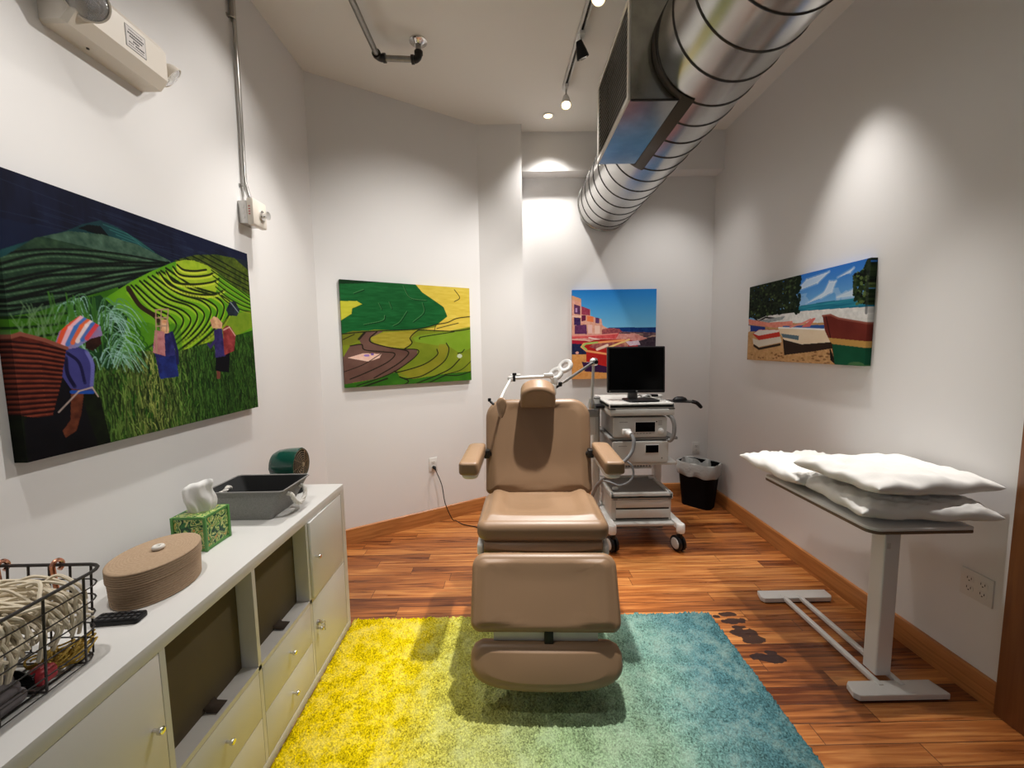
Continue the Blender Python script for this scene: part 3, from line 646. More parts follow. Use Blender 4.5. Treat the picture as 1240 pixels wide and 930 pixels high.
    bk = [(-0.005,0.564),(0.022,0.550),(0.077,0.570),(0.130,0.600),(0.106,0.729),(0.074,0.848),(0.030,0.846),(-0.006,0.830)]
    bm_ = p.mask(bk); p.fill(bm_, (70, 26, 22), tex=n2, c2=(120, 56, 42)); sv = p.a.copy()
    for k in range(17):
        p.line([(-0.01, 0.578+0.018*k), (0.06, 0.588+0.0175*k), (0.13, 0.612+0.016*k)], 0.006, (28, 10, 10), 0.85)
        p.line([(-0.01, 0.586+0.018*k), (0.06, 0.596+0.0175*k), (0.13, 0.620+0.016*k)], 0.004, (168, 92, 66), 0.5)
    p.a = np.where(bm_[..., None], p.a, sv)
    p.line([(-0.005,0.566),(0.022,0.553),(0.077,0.573),(0.130,0.603)], 0.014, (140, 84, 70)); p.line([(0.09,0.84),(0.15,0.77),(0.19,0.76),(0.205,0.80)], 0.006, (190, 170, 160), 0.9)
    # figure with the tall frame
    p.poly([(0.464,0.537),(0.506,0.523),(0.512,0.601),(0.518,0.745),(0.434,0.750),(0.425,0.650),(0.415,0.593)], (30, 30, 72), tex=n2, c2=(62, 62, 130))
    p.poly([(0.44,0.65),(0.513,0.64),(0.52,0.748),(0.434,0.752)], (26, 30, 76), tex=p.n(40, 30, 6), c2=(50, 70, 150))
    p.poly([(0.463,0.467),(0.495,0.464),(0.493,0.530),(0.459,0.537)], (190, 130, 90), tex=p.n(50, 40, 4), c2=(236, 210, 180))
    p.poly([(0.432,0.519),(0.473,0.525),(0.467,0.643),(0.415,0.625)], (150, 92, 96), tex=p.n(60, 50, 4), c2=(206, 150, 150))
    for q in ([(0.444,0.423),(0.500,0.413)], [(0.444,0.423),(0.431,0.627)], [(0.500,0.413),(0.481,0.525)], [(0.44,0.46),(0.495,0.455)], [(0.438,0.50),(0.488,0.495)], [(0.468,0.42),(0.456,0.52)]): p.line(q, 0.007, (170, 140, 120), 0.95)
    p.line([(0.506,0.53),(0.522,0.62),(0.52,0.68)], 0.018, (36, 36, 84))
    # third figure with the red basket
    p.poly([(0.732,0.632),(0.820,0.630),(0.805,0.752),(0.718,0.736)], (12, 12, 22)); p.poly([(0.726,0.735),(0.748,0.743),(0.744,0.783),(0.723,0.781)], (120, 70, 60))
    p.poly([(0.730,0.503),(0.779,0.485),(0.791,0.653),(0.725,0.661)], (40, 34, 76), tex=n2, c2=(76, 66, 130)); p.line([(0.735,0.56),(0.70,0.60),(0.69,0.585)], 0.018, (60, 50, 100))
    p.poly([(0.711,0.450),(0.735,0.425),(0.760,0.432),(0.786,0.460),(0.779,0.491),(0.722,0.494)], (170, 120, 90), tex=p.n(60, 50, 14), c2=(232, 200, 160))
    p.poly([(0.784,0.494),(0.815,0.470),(0.840,0.480),(0.869,0.527),(0.850,0.623),(0.783,0.647)], (110, 40, 42), tex=p.n(60, 50, 15), c2=(176, 84, 84))
    p.line([(0.79,0.50),(0.83,0.48),(0.865,0.53)], 0.008, (220, 190, 170), 0.8)
    p.poly([(0.817,0.379),(0.85,0.325),(0.885,0.322),(0.912,0.370),(0.889,0.410),(0.831,0.412)], (20, 26, 34), tex=n2, c2=(50, 60, 76)); p.line([(0.85,0.33),(0.90,0.385)], 0.008, (150, 160, 170), 0.8)
    return p
def paint_fields():
    p = Pic(380, 290, 1.32); n1 = p.n(8, 8, 21); n2 = p.n(14, 60, 22, 3)
    p.fill(np.ones(p.U.shape, bool), (98, 116, 26), tex=n1, c2=(134, 144, 40))
    p.poly([(0.572,0.506),(0.854,0.463),(1.018,0.425),(1.014,0.637),(0.9,0.70),(0.815,0.633),(0.657,0.603),(0.528,0.574),(0.508,0.533)], (108, 140, 30), tex=n1, c2=(128, 160, 48))
    p.poly([(-0.006,-0.03),(0.534,-0.02),(0.606,0.061),(0.691,0.136),(0.768,0.214),(0.798,0.310),(0.707,0.395),(0.574,0.445),(0.448,0.456),(0.221,0.456),(0.072,0.487),(-0.01,0.50)], (16, 74, 32), tex=n2, c2=(30, 104, 52))
    p.poly([(-0.01,0.0),(0.30,0.0),(0.12,0.03),(-0.01,0.045)], (12, 30, 14), al=0.7)
    p.poly([(0.524,-0.03),(1.021,-0.03),(1.012,0.411),(0.796,0.464),(0.574,0.455),(0.695,0.423),(0.707,0.402),(0.798,0.310),(0.768,0.214),(0.659,0.125),(0.595,0.075)], (200, 172, 56), tex=n2, c2=(222, 200, 90))
    p.poly([(-0.010,0.199),(0.110,0.191),(0.145,0.218),(0.076,0.261),(0.070,0.310),(0.001,0.371)], (176, 176, 40), tex=n2, c2=(200, 196, 70))
    p.poly([(-0.01,0.50),(0.07,0.47),(0.23,0.462),(0.16,0.52),(0.05,0.60),(-0.01,0.60)], (96, 104, 26), tex=n1, c2=(130, 128, 44))
    p.poly([(0.111,0.545),(0.154,0.482),(0.230,0.469),(0.287,0.471),(0.190,0.533),(0.198,0.577),(0.302,0.620),(0.401,0.645),(0.541,0.655),(0.534,0.709),(0.374,0.863),(0.204,0.931),(0.065,0.950),(-0.007,0.975),(-0.003,0.717),(0.050,0.607),(0.127,0.595)], (86, 60, 52), tex=n1, c2=(118, 88, 78))
    p.poly([(0.190,0.533),(0.287,0.481),(0.542,0.459),(0.487,0.547),(0.495,0.600),(0.442,0.640),(0.302,0.617),(0.216,0.584)], (140, 128, 36), tex=n2, c2=(176, 164, 60))
    p.poly([(0.394,0.88),(0.6,0.80),(0.70,0.72),(0.72,0.60),(0.79,0.60),(0.80,0.66),(0.75,0.79),(0.58,0.92),(0.5,0.95)], (112, 112, 24), tex=n1, c2=(146, 138, 44), al=0.8)
    p.poly([(-0.007,0.965),(0.204,0.931),(0.374,0.870),(0.393,0.918),(0.50,0.95),(0.762,0.915),(1.015,0.90),(1.012,1.035),(-0.010,1.035)], (30, 76, 22), tex=n1, c2=(66, 120, 30))
    p.poly([(0.028,0.718),(0.138,0.678),(0.266,0.688),(0.250,0.726),(0.172,0.759)], (222, 176, 158), tex=p.n(40, 30, 3), c2=(240, 206, 190)); p.ell(0.16, 0.70, 0.02, 0.012, (150, 120, 190)); p.ell(0.20, 0.69, 0.012, 0.01, (120, 90, 160))
    dk = (30, 28, 20)
    for l, w in (([(-0.002,0.497),(0.220,0.469),(0.448,0.454),(0.574,0.439),(0.707,0.395),(0.798,0.373),(0.881,0.328),(1.015,0.302)], 0.010), ([(0.005,0.548),(0.082,0.50)], 0.008),
        ([(0.442,0.64),(0.484,0.607),(0.500,0.577),(0.487,0.533),(0.541,0.466),(0.595,0.455),(0.854,0.463),(1.012,0.433)], 0.010), ([(0.560,0.547),(0.572,0.527),(0.704,0.499),(0.854,0.470)], 0.009),
        ([(0.050,0.607),(0.127,0.595),(0.148,0.646),(0.281,0.669),(0.360,0.684),(0.348,0.730),(0.277,0.792),(0.131,0.874),(0.038,0.918)], 0.010), ([(0.24,0.475),(0.190,0.533),(0.198,0.577),(0.302,0.620),(0.401,0.645),(0.462,0.667),(0.461,0.707),(0.376,0.797),(0.205,0.918)], 0.011),
        ([(0.401,0.645),(0.541,0.655),(0.523,0.722),(0.395,0.838),(0.273,0.910),(0.081,0.985)], 0.010), ([(0.700,0.652),(0.699,0.714),(0.586,0.807),(0.394,0.871),(0.354,0.862)], 0.011), ([(0.782,0.590),(0.803,0.661),(0.754,0.787),(0.582,0.917),(0.433,0.948)], 0.011),
        ([(0.895,0.764),(0.810,0.861),(0.693,0.925),(0.526,0.996)], 0.012), ([(1.005,0.783),(0.905,0.880),(0.762,0.922)], 0.008), ([(1.002,0.901),(0.879,0.937),(0.762,0.929)], 0.010), ([(0.000,0.847),(0.134,0.785),(0.261,0.688)], 0.007), ([(0.154,0.482),(0.111,0.545)], 0.02),
        ([(0.865,0.027),(0.910,0.108),(0.862,0.153)], 0.007), ([(0.683,0.465),(0.695,0.409)], 0.006), ([(0.892,0.377),(0.706,0.437)], 0.008), ([(0.762,0.93),(0.62,1.0)], 0.012), ([(0.394,0.92),(0.46,0.97),(0.40,1.02)], 0.012), ([(0.30,0.93),(0.12,1.0)], 0.016)): p.line(cr2(l) if len(l) > 2 else l, w, dk, 0.88)
    for l in ([(0.336,0.184),(0.354,0.248)], [(0.592,0.176),(0.600,0.276),(0.513,0.373)], [(0.469,0.268),(0.410,0.375),(0.358,0.416)], [(0.302,0.314),(0.281,0.366),(0.148,0.407)], [(0.446,0.022),(0.499,0.135),(0.625,0.154)], [(0.26,0.20),(0.28,0.26)], [(0.09,0.12),(0.16,0.08)]):
        l = cr2(l) if len(l) > 2 else l; p.line([(u+0.005, v+0.006) for u, v in l], 0.008, (10, 40, 18), 0.8); p.line(l, 0.004, (110, 160, 100), 0.65)
    p.ell(0.896, 0.73, 0.022, 0.022, (190, 200, 170)); p.line([(0.88,0.70),(0.92,0.69),(0.94,0.66)], 0.01, (30, 40, 20))
    return p
def paint_town():
    p = Pic(260, 270, 0.945); n1 = p.n(8, 8, 31); n2 = p.n(50, 50, 32, 3)
    k = np.clip(p.V/0.45, 0, 1)[..., None]; p.a = p.col((36, 128, 212))*(1-k)+p.col((128, 202, 240))*k
    p.poly([(0.431,0.423),(1.017,0.425),(1.018,0.50),(0.432,0.49)], (18, 44, 108), tex=n2, c2=(34, 80, 150))
    p.poly([(0.40,0.475),(0.6,0.47),(1.018,0.485),(1.03,1.03),(0.40,1.03)], (60, 44, 62), tex=n2, c2=(150, 118, 122))
    for q in range(26):
        u, v = 0.45+0.55*rng.random(), 0.49+0.14*rng.random(); p.ell(u, v, 0.03+0.03*rng.random(), 0.008, ((200, 170, 150), (46, 40, 70), (110, 90, 90))[q % 3])
    p.poly([(0.45,0.535),(0.7,0.515),(0.86,0.518),(0.80,0.535)], (214, 150, 110)); p.poly([(0.72,0.55),(1.02,0.53),(1.02,0.65),(0.8,0.66)], (44, 36, 50), tex=n2, c2=(90, 74, 84))
    p.poly([(-0.001,0.074),(0.106,0.117),(0.107,0.22),(0.112,0.182),(0.215,0.22),(0.215,0.29),(0.253,0.302),(0.348,0.327),(0.361,0.398),(0.431,0.435),(0.5,0.43),(0.56,0.44),(0.58,0.48),(0.381,0.516),(-0.001,0.522)], (222, 150, 128), tex=n2, c2=(240, 190, 170))
    p.poly([(-0.01,0.06),(0.106,0.10),(0.106,0.14),(-0.01,0.10)], (226, 168, 130))
    pk = [(0.022,0.157),(0.098,0.181),(0.098,0.274),(0.022,0.263)], [(0.022,0.304),(0.100,0.311),(0.100,0.395),(0.022,0.388)], [(0.113,0.182),(0.212,0.218),(0.212,0.285),(0.113,0.274)], [(0.275,0.308),(0.322,0.315),(0.323,0.374),(0.276,0.371)], [(0.031,0.394),(0.170,0.384),(0.177,0.491),(0.031,0.489)]
    for q, c in zip(pk, ((76, 34, 72), (44, 22, 70), (140, 42, 66), (80, 38, 84), (84, 34, 76))): p.poly(q, c, tex=n2, c2=tuple(min(255, x+40) for x in c))
    p.poly([(0.113,0.28),(0.16,0.28),(0.16,0.34),(0.113,0.35)], (110, 36, 70)); p.poly([(0.176,0.289),(0.253,0.296),(0.253,0.361),(0.177,0.348)], (236, 130, 80)); p.poly([(0.0,0.28),(0.11,0.285),(0.11,0.305),(0.0,0.30)], (240, 200, 180))
    p.poly([(0.19,0.39),(0.24,0.39),(0.24,0.48),(0.19,0.48)], (240, 196, 190)); p.poly([(0.27,0.40),(0.33,0.40),(0.33,0.49),(0.27,0.49)], (246, 206, 190)); p.poly([(0.04,0.20),(0.06,0.20),(0.06,0.25),(0.04,0.25)], (190, 150, 190))
    p.poly([(0.355,0.44),(0.431,0.429),(0.559,0.437),(0.60,0.473),(0.5,0.50),(0.355,0.50)], (110, 44, 66), tex=n2, c2=(210, 120, 110))
    p.poly([(-0.01,0.50),(0.75,0.49),(0.9,0.55),(0.7,0.60),(0.44,0.62),(-0.01,0.62)], (206, 120, 116), tex=n2, c2=(240, 190, 180))
    p.poly([(-0.001,0.505),(0.253,0.505),(0.508,0.490),(0.559,0.486),(0.522,0.550),(0.254,0.535),(-0.001,0.54)], (206, 60, 68), tex=n2, c2=(236, 110, 110)); p.line([(0.0,0.51),(0.25,0.508),(0.54,0.49)], 0.012, (240, 150, 140))
    p.poly([(-0.001,0.555),(0.164,0.562),(0.25,0.585),(0.152,0.610),(-0.001,0.612)], (180, 36, 56)); p.line([(0.0,0.55),(0.16,0.56),(0.25,0.58)], 0.012, (240, 190, 170)); p.line([(0.20,0.53),(0.33,0.56)], 0.012, (250, 226, 220))
    p.poly([(-0.02,0.596),(0.113,0.600),(0.177,0.671),(0.18,0.73),(-0.02,0.735)], (26, 24, 60), tex=n2, c2=(46, 60, 92)); p.ell(0.06, 0.70, 0.02, 0.015, (230, 170, 160))
    p.poly([(-0.02,0.72),(0.178,0.719),(0.171,0.803),(0.216,0.852),(0.435,0.928),(1.02,0.95),(1.02,1.03),(-0.02,1.03)], (214, 140, 70), tex=n2, c2=(236, 176, 110))
    p.poly([(0.114,0.802),(0.434,0.843),(0.6,0.86),(0.6,0.955),(0.40,0.93),(0.152,0.912)], (46, 20, 60), tex=n1, c2=(70, 36, 74))
    p.poly([(0.107,0.634),(0.139,0.594),(0.292,0.554),(0.560,0.552),(0.75,0.57),(0.8,0.66),(0.70,0.86),(0.435,0.865),(0.171,0.803),(0.171,0.683)], (170, 26, 28), tex=n1, c2=(206, 50, 44))
    p.poly([(0.203,0.635),(0.254,0.600),(0.420,0.580),(0.535,0.590),(0.7,0.58),(0.65,0.66),(0.433,0.654),(0.292,0.666)], (120, 30, 56), tex=p.n(30, 30, 3), c2=(236, 180, 140))
    p.line([(0.44,0.645),(0.56,0.60),(0.68,0.56)], 0.022, (250, 214, 140)); p.line([(0.30,0.665),(0.42,0.62)], 0.03, (250, 220, 200))
    p.line([(0.62,0.565),(0.139,0.600),(0.112,0.634),(0.171,0.680),(0.434,0.722),(0.70,0.75)], 0.022, (250, 170, 110)); p.line([(0.30,0.585),(0.16,0.60),(0.125,0.630),(0.17,0.665)], 0.020, (170, 206, 110))
    p.poly([(0.637,0.581),(0.790,0.571),(0.816,0.620),(0.688,0.630)], (214, 180, 206), tex=n2, c2=(245, 235, 240))
    return p
def paint_beach():
    p = Pic(340, 200, 1.9); n1 = p.n(9, 5, 41); n2 = p.n(60, 34, 42, 3)
    k = np.clip(p.V/0.4, 0, 1)[..., None]; p.a = p.col((44, 112, 200))*(1-k)+p.col((120, 178, 224))*k
    for q in ([(0.490,0.171),(0.571,0.071),(0.74,0.041),(0.659,0.133),(0.52,0.17)], [(0.579,0.335),(0.711,0.246),(0.745,0.142),(0.791,0.152),(0.767,0.254),(0.690,0.301)], [(0.802,0.310),(0.902,0.268),(0.904,0.324),(0.802,0.326)], [(0.8,0.12),(0.9,0.06),(0.88,0.10)]):
        p.poly(q, (222, 232, 242), al=0.75); p.line(q, 0.03, (222, 232, 242), 0.3)
    p.fill((n1 > 0.55) & (p.V < 0.38) & (p.V > 0.22), (200, 218, 238), al=0.35)
    p.poly([(0.40,0.358),(0.715,0.345),(1.016,0.355),(1.019,0.467),(0.40,0.434)], (20, 92, 128), tex=p.n(8, 60, 4, 3), c2=(60, 160, 176))
    p.poly([(0.100,0.41),(0.490,0.411),(0.8,0.43),(1.019,0.449),(1.025,0.66),(0.651,0.60),(0.421,0.57),(0.1,0.55)], (206, 208, 206), tex=n2, c2=(248, 248, 246))
    p.poly([(-0.02,0.50),(0.722,0.562),(0.85,0.62),(1.02,0.62),(1.03,1.03),(-0.023,1.03)], (176, 132, 86), tex=n2, c2=(216, 174, 124))
    for q in range(60): u, v = rng.random(), 0.86+0.16*rng.random(); p.ell(u, v, 0.012, 0.01, (110, 74, 44), al=0.6)
    tr = p.mask([(-0.028,-0.035),(0.488,-0.01),(0.510,0.105),(0.489,0.210),(0.520,0.324),(0.490,0.420),(0.33,0.42),(0.211,0.418),(0.123,0.457),(-0.014,0.403)])
    p.fill(tr & (n2 > 0.18), (8, 16, 10), tex=p.n(70, 40, 9, 2), c2=(52, 66, 40))
    for q in range(140): u, v = 0.5*rng.random(), 0.42*rng.random(); p.ell(u, v, 0.008+0.008*rng.random(), 0.014, ((20, 34, 18), (74, 92, 52), (6, 12, 8))[q % 3], al=0.8)
    for q in range(40): v = 0.43*rng.random(); p.ell(0.49+0.03*rng.random(), v, 0.014, 0.022, (16, 30, 16), al=0.9)
    p.line([(0.06,0.42),(0.12,0.48),(0.20,0.44),(0.32,0.47)], 0.02, (20, 18, 14))
    p.poly([(0.13,0.47),(0.25,0.46),(0.40,0.45),(0.37,0.49),(0.16,0.52)], (130, 140, 146), tex=n2, c2=(190, 196, 196))
    p.poly([(-0.012,0.430),(0.232,0.510),(0.466,0.515),(0.475,0.565),(0.301,0.580),(0.011,0.510)], (214, 120, 106), tex=n2, c2=(236, 160, 142)); p.poly([(0.0,0.515),(0.199,0.561),(0.201,0.623),(0.0,0.605)], (38, 60, 140))
    p.poly([(-0.01,0.52),(0.025,0.53),(0.03,0.60),(0.0,0.62)], (220, 214, 210))
    p.poly([(0.059,0.646),(0.129,0.590),(0.342,0.605),(0.360,0.692),(0.134,0.731)], (196, 56, 44)); p.poly([(0.07,0.64),(0.129,0.595),(0.342,0.610),(0.345,0.635),(0.13,0.672)], (230, 222, 216))
    p.poly([(0.061,0.701),(0.134,0.731),(0.360,0.692),(0.378,0.761),(0.137,0.820),(0.070,0.777)], (216, 206, 190)); p.line([(0.08,0.80),(0.14,0.845),(0.36,0.79)], 0.03, (46, 34, 26))
    p.poly([(0.385,0.722),(0.558,0.763),(0.777,0.765),(0.80,0.83),(0.639,0.872),(0.407,0.917)], (36, 26, 22), tex=n1, c2=(60, 44, 34))
    p.poly([(0.333,0.583),(0.5,0.60),(0.727,0.620),(0.775,0.769),(0.558,0.789),(0.400,0.733),(0.351,0.643)], (222, 196, 160), tex=n1, c2=(240, 226, 204))
    p.poly([(0.379,0.565),(0.725,0.585),(0.727,0.626),(0.380,0.590)], (50, 90, 160)); p.line([(0.34,0.583),(0.5,0.602),(0.727,0.635)], 0.018, (246, 246, 244))
    p.poly([(0.367,0.657),(0.531,0.691),(0.529,0.741),(0.384,0.703)], (90, 112, 126)); p.poly([(0.551,0.593),(0.638,0.504),(0.660,0.507),(0.616,0.595)], (216, 110, 104)); p.line([(0.45,0.585),(0.56,0.55),(0.62,0.515)], 0.02, (226, 140, 130))
    p.poly([(0.770,0.80),(0.829,1.01),(0.783,0.954)], (30, 22, 18)); p.poly([(0.709,0.488),(0.766,0.485),(0.821,0.528),(1.025,0.605),(1.032,0.794),(0.764,0.737),(0.733,0.650)], (96, 34, 28), tex=n1, c2=(128, 56, 44))
    p.line([(0.709,0.490),(0.766,0.487),(0.821,0.530),(1.025,0.607)], 0.018, (150, 84, 70)); p.line([(0.735,0.50),(0.775,0.72),(0.82,0.99)], 0.012, (60, 22, 20))
    p.poly([(0.758,0.722),(1.032,0.771),(1.034,0.832),(0.788,0.786)], (190, 148, 80)); p.poly([(0.788,0.786),(1.034,0.832),(1.042,1.033),(0.818,1.02)], (14, 66, 44), tex=n1, c2=(26, 92, 64))
    p.ell(0.95, 0.99, 0.05, 0.03, (70, 110, 70))
    tr = p.mask([(0.895,0.131),(0.952,0.103),(0.975,0.006),(1.02,-0.01),(1.02,0.437),(0.945,0.409),(0.905,0.310)]); p.fill(tr & (n2 > 0.25), (10, 20, 14), tex=p.n(70, 40, 9, 2), c2=(70, 92, 46))
    for q in range(50): u, v = 0.91+0.09*rng.random(), 0.10+0.32*rng.random(); p.ell(u, v, 0.010, 0.016, ((20, 40, 18), (96, 116, 60), (8, 14, 10))[q % 3], al=0.85)
    p.line([(0.985,0.0),(0.99,0.5)], 0.03, (30, 34, 40), 0.5)
    return p
terr = paint_terraces(); terr.a = np.clip(terr.a, 0, 1)**1.14
canvas('canvas_picture', terr, axes((XL+0.035, 1.065, 1.167), (0, 1, 0), (-1, 0, 0), (0, 0, 1)), 1.0, 0.767, 0.034, 'large canvas print of terraced rice hills with three basket carriers, above the sideboard')
canvas('canvas_picture', paint_fields(), TW @ Matrix.Translation((0.149, -0.035, 1.176)), 1.011, 0.768, 0.034, 'canvas print of green and yellow fields seen from above on the slanted wall')
canvas('canvas_picture', paint_town(), axes((0.587, YB-0.035, 1.142), (1, 0, 0), (0, 1, 0), (0, 0, 1)), 0.775, 0.82, 0.034, 'canvas print of pink seaside houses and a red boat behind the monitor')
canvas('canvas_picture', paint_beach(), axes((XR-0.035, 3.145, 1.326), (0, -1, 0), (1, 0, 0), (0, 0, 1)), 1.045, 0.555, 0.034, 'canvas print of wooden boats on a beach on the right wall')

# ================================================================== SPIRAL DUCT with supply grille box
DX, DZ, DR, DY1, DY0 = 0.887, 2.730, 0.247, 3.765, -1.5
duct = thing('spiral_duct', 'large galvanised spiral air duct running under the ceiling to the back wall', 'air duct', (DX, 1.2, DZ-DR))
TD = axes((DX, 0, DZ), (1, 0, 0), (0, 0, 1), (0, -1, 0))                   # local z towards the camera
d = MB(); prof = []
yy = DY1
prof = [(DR-0.010, -DY1), (DR, -DY1)]
yk = DY1-0.03
while yk > DY0: prof.append((DR, -yk)); yk -= 0.06
prof.append((DR, -DY0))
d.lathe(prof, TD, 72); d.raw([(DX+(DR-0.008)*math.cos(a), DY1-0.002, DZ+(DR-0.008)*math.sin(a)) for a in np.linspace(0, 2*PI, 49)[:-1]], [list(range(48))])
d.build('duct_tube', M['galv'], duct, ang=50)
hel = []; pitch = 0.162
for a in np.arange(0, (DY1-0.04-DY0)/pitch*2*PI, 2*PI/48):
    hel.append((DX+(DR+0.0005)*math.cos(-a+2.2), DY1-0.035-pitch*a/(2*PI), DZ+(DR+0.0005)*math.sin(-a+2.2)))
MB().tube(hel, 0.0042, 5).build('spiral_seam', M['seam'], duct)
MB().lathe([(DR+0.001, -DY1), (DR+0.007, -DY1+0.002), (DR+0.007, -DY1+0.022), (DR+0.001, -DY1+0.026)], TD, 64).build('end_collar', M['galv'], duct)
# box: left face carries the grille
BX0, BX1, BY0, BY1, BZ0, BZ1 = 0.543, 0.80, 1.86, 2.48, 2.515, 2.945
g = MB()
def duct_x(z):                                                             # left side of the duct at height z
    return DX-math.sqrt(max(0.0, DR*DR-(z-DZ)**2))
nz = 14; vs = []; fs = []
for yv in (BY0, BY1):
    for k in range(nz+1):
        z = BZ0+(BZ1-BZ0)*k/nz; vs.append((BX0, yv, z)); vs.append((duct_x(z)+0.004, yv, z))
S2 = 2*(nz+1)
for s_ in (0, S2):
    for k in range(nz): fs.append([s_+2*k, s_+2*k+1, s_+2*k+3, s_+2*k+2])
fs.append([0, 1, S2+1, S2]); fs.append([2*nz, 2*nz+1, S2+2*nz+1, S2+2*nz])
g.raw(vs, fs); g.build('supply_box', M['galvbox'], duct, ang=20)
e = MB()
for (ya, yb, za, zb) in ((BY0-0.004, BY0+0.004, BZ0, BZ1),): e.bb(BX0, BX0+0.004, ya, yb, za, zb)
MB().bb(BX0+0.004, duct_x(BZ0)+0.01, BY0-0.003, BY0+0.004, BZ0-0.003, BZ0+0.004).build('folded_edge', M['seam'], duct)
# mastic band where the box saddles the duct
m = MB(); band = []; rr = DR+0.004
def arcstrip(a0, a1, y0, y1, n=16):
    vs = []; fs = []
    for k in range(n+1):
        a = a0+(a1-a0)*k/n
        for yv in (y0, y1): vs.append((DX+rr*math.cos(a), yv, DZ+rr*math.sin(a)))
    for k in range(n): fs.append([2*k, 2*k+1, 2*k+3, 2*k+2])
    return vs, fs
aL = math.atan2(BZ0-DZ, duct_x(BZ0)-DX); aU = math.atan2(BZ1-DZ, duct_x(BZ1)-DX)
aL = aL if aL > 0 else aL+2*PI; aU = aU if aU > 0 else aU+2*PI
m.raw(*arcstrip(aL-0.02, aL+0.20, BY0-0.03, BY1+0.03)); m.raw(*arcstrip(aU-0.10, aL+0.20, BY0-0.035, BY0+0.002)); m.raw(*arcstrip(aU-0.10, aL+0.20, BY1-0.002, BY1+0.03))
m.build('mastic_band', M['mastic'], duct, solid=0.004)
# grille: flat frame, dark sheet painting in the shaded interior, thin vertical-and-horizontal bars
f = MB(); fx0, fx1 = BX0-0.008, BX0+0.001; fw_ = 0.028
f.bb(fx0, fx1, BY0, BY1, BZ0, BZ0+fw_, 0.002); f.bb(fx0, fx1, BY0, BY1, BZ1-fw_, BZ1, 0.002); f.bb(fx0, fx1, BY0, BY0+fw_, BZ0+fw_, BZ1-fw_, 0.002); f.bb(fx0, fx1, BY1-fw_, BY1, BZ0+fw_, BZ1-fw_, 0.002)
gf = f.build('grille_frame', M['grille'], duct)
MB().bb(BX0+0.055, BX0+0.056, BY0+0.004, BY1-0.004, BZ0+0.004, BZ1-0.004).build('opening_shade', M['slot'], gf)
lv = MB(); n = 17
for k in range(n):
    z = BZ0+fw_+(BZ1-BZ0-2*fw_)*(k+0.5)/n
    lv.box((BX0-0.004, (BY0+BY1)/2, z), (0.0014, BY1-BY0-2*fw_, 0.0026), T=None)
lv.build('louvres', M['bars'], gf)
MB().tube([(BX0-0.009, BY0+0.10, BZ0+0.014), (BX0-0.007, BY0+0.10, BZ0+0.014)], 0.004, 10).build('screw', M['steel'], gf)

# ================================================================== CEILING PIPE
pp = thing('ceiling_pipe', 'grey steel pipe with black elbows hung below the ceiling on a flange', 'pipe', (-0.515, 2.58, 3.15))
A = Vector((-0.515, 2.60, 3.18)); Bp = Vector((-0.752, 2.585, 3.18)); C0 = Vector((-0.768, -1.4, 3.18))
MB().tube([A+Vector((0, 0, 0.02)), (A.x, A.y, ZC)], 0.0165, 16).tube([A+Vector((-0.02, 0, 0)), Bp+Vector((0.02, 0, 0))], 0.0165, 16).tube([Bp+Vector((0, -0.02, 0)), C0], 0.0165, 16).build('pipe_run', M['pipe'], pp)
def elbow(p, d1, d2):
    p, d1, d2 = Vector(p), Vector(d1), Vector(d2); m = MB(); R = 0.030
    pts = [p+d1*R, ]+[p+d1*R*(1-math.sin(a))+d2*R*(1-math.cos(a)) for a in np.linspace(0.1, PI/2-0.1, 8)]+[p+d2*R]
    m.tube(pts, 0.0215, 16)
    for dd in (d1, d2): m.tube([p+dd*(R-0.002), p+dd*(R+0.014)], 0.0255, 16)
    return m.build('elbow', M['darkfit'], pp)
elbow(A, (0, 0, 1), (-1, 0, 0)); elbow(Bp, (1, 0, 0), (0, -1, 0))
MB().lathe([(0, 0), (0.052, 0), (0.052, 0.008), (0.036, 0.012), (0.022, 0.026), (0, 0.026)], axes((A.x, A.y, ZC), (1, 0, 0), (0, -1, 0), (0, 0, -1)), 28).build('ceiling_flange', M['chrome'], pp)

# ================================================================== TRACK LIGHTING
tr = thing('lighting_track', 'slim white lighting track fixed to the ceiling left of the duct', 'light track', (0.44, 0.9, ZC-0.03))
b = MB(); ya, yb_ = -1.3, 3.04; TT = 0.4225; 
def track_x(y): return 0.4225+(3.04-y)*0.048
x0_, x1_ = track_x(ya), track_x(yb_)
dirv = Vector((x1_-x0_, yb_-ya, 0)).normalized(); sd = Vector((dirv.y, -dirv.x, 0))
TK = axes((x1_, yb_, ZC), sd, dirv, (0, 0, 1)); LT = yb_-ya
b.bb(-0.018, -0.008, -LT, 0, -0.030, 0, T=TK); b.bb(0.008, 0.018, -LT, 0, -0.030, 0, T=TK); b.bb(-0.018, 0.018, -LT, 0, -0.010, 0, T=TK)
b.build('track_rail', M['whiteplastic'], tr)
MB().bb(-0.008, 0.008, -LT+0.005, -0.02, -0.013, -0.0095, T=TK).build('track_slot', M['slot'], tr)
MB().bb(-0.019, 0.019, -0.03, 0.004, -0.031, -0.001, 0.002, T=TK).build('end_cap', M['whiteplastic'], tr)
MB().bb(-0.022, 0.022, -0.53, -0.43, -0.036, -0.001, 0.003, T=TK).build('track_joint', M['whiteplastic'], tr)
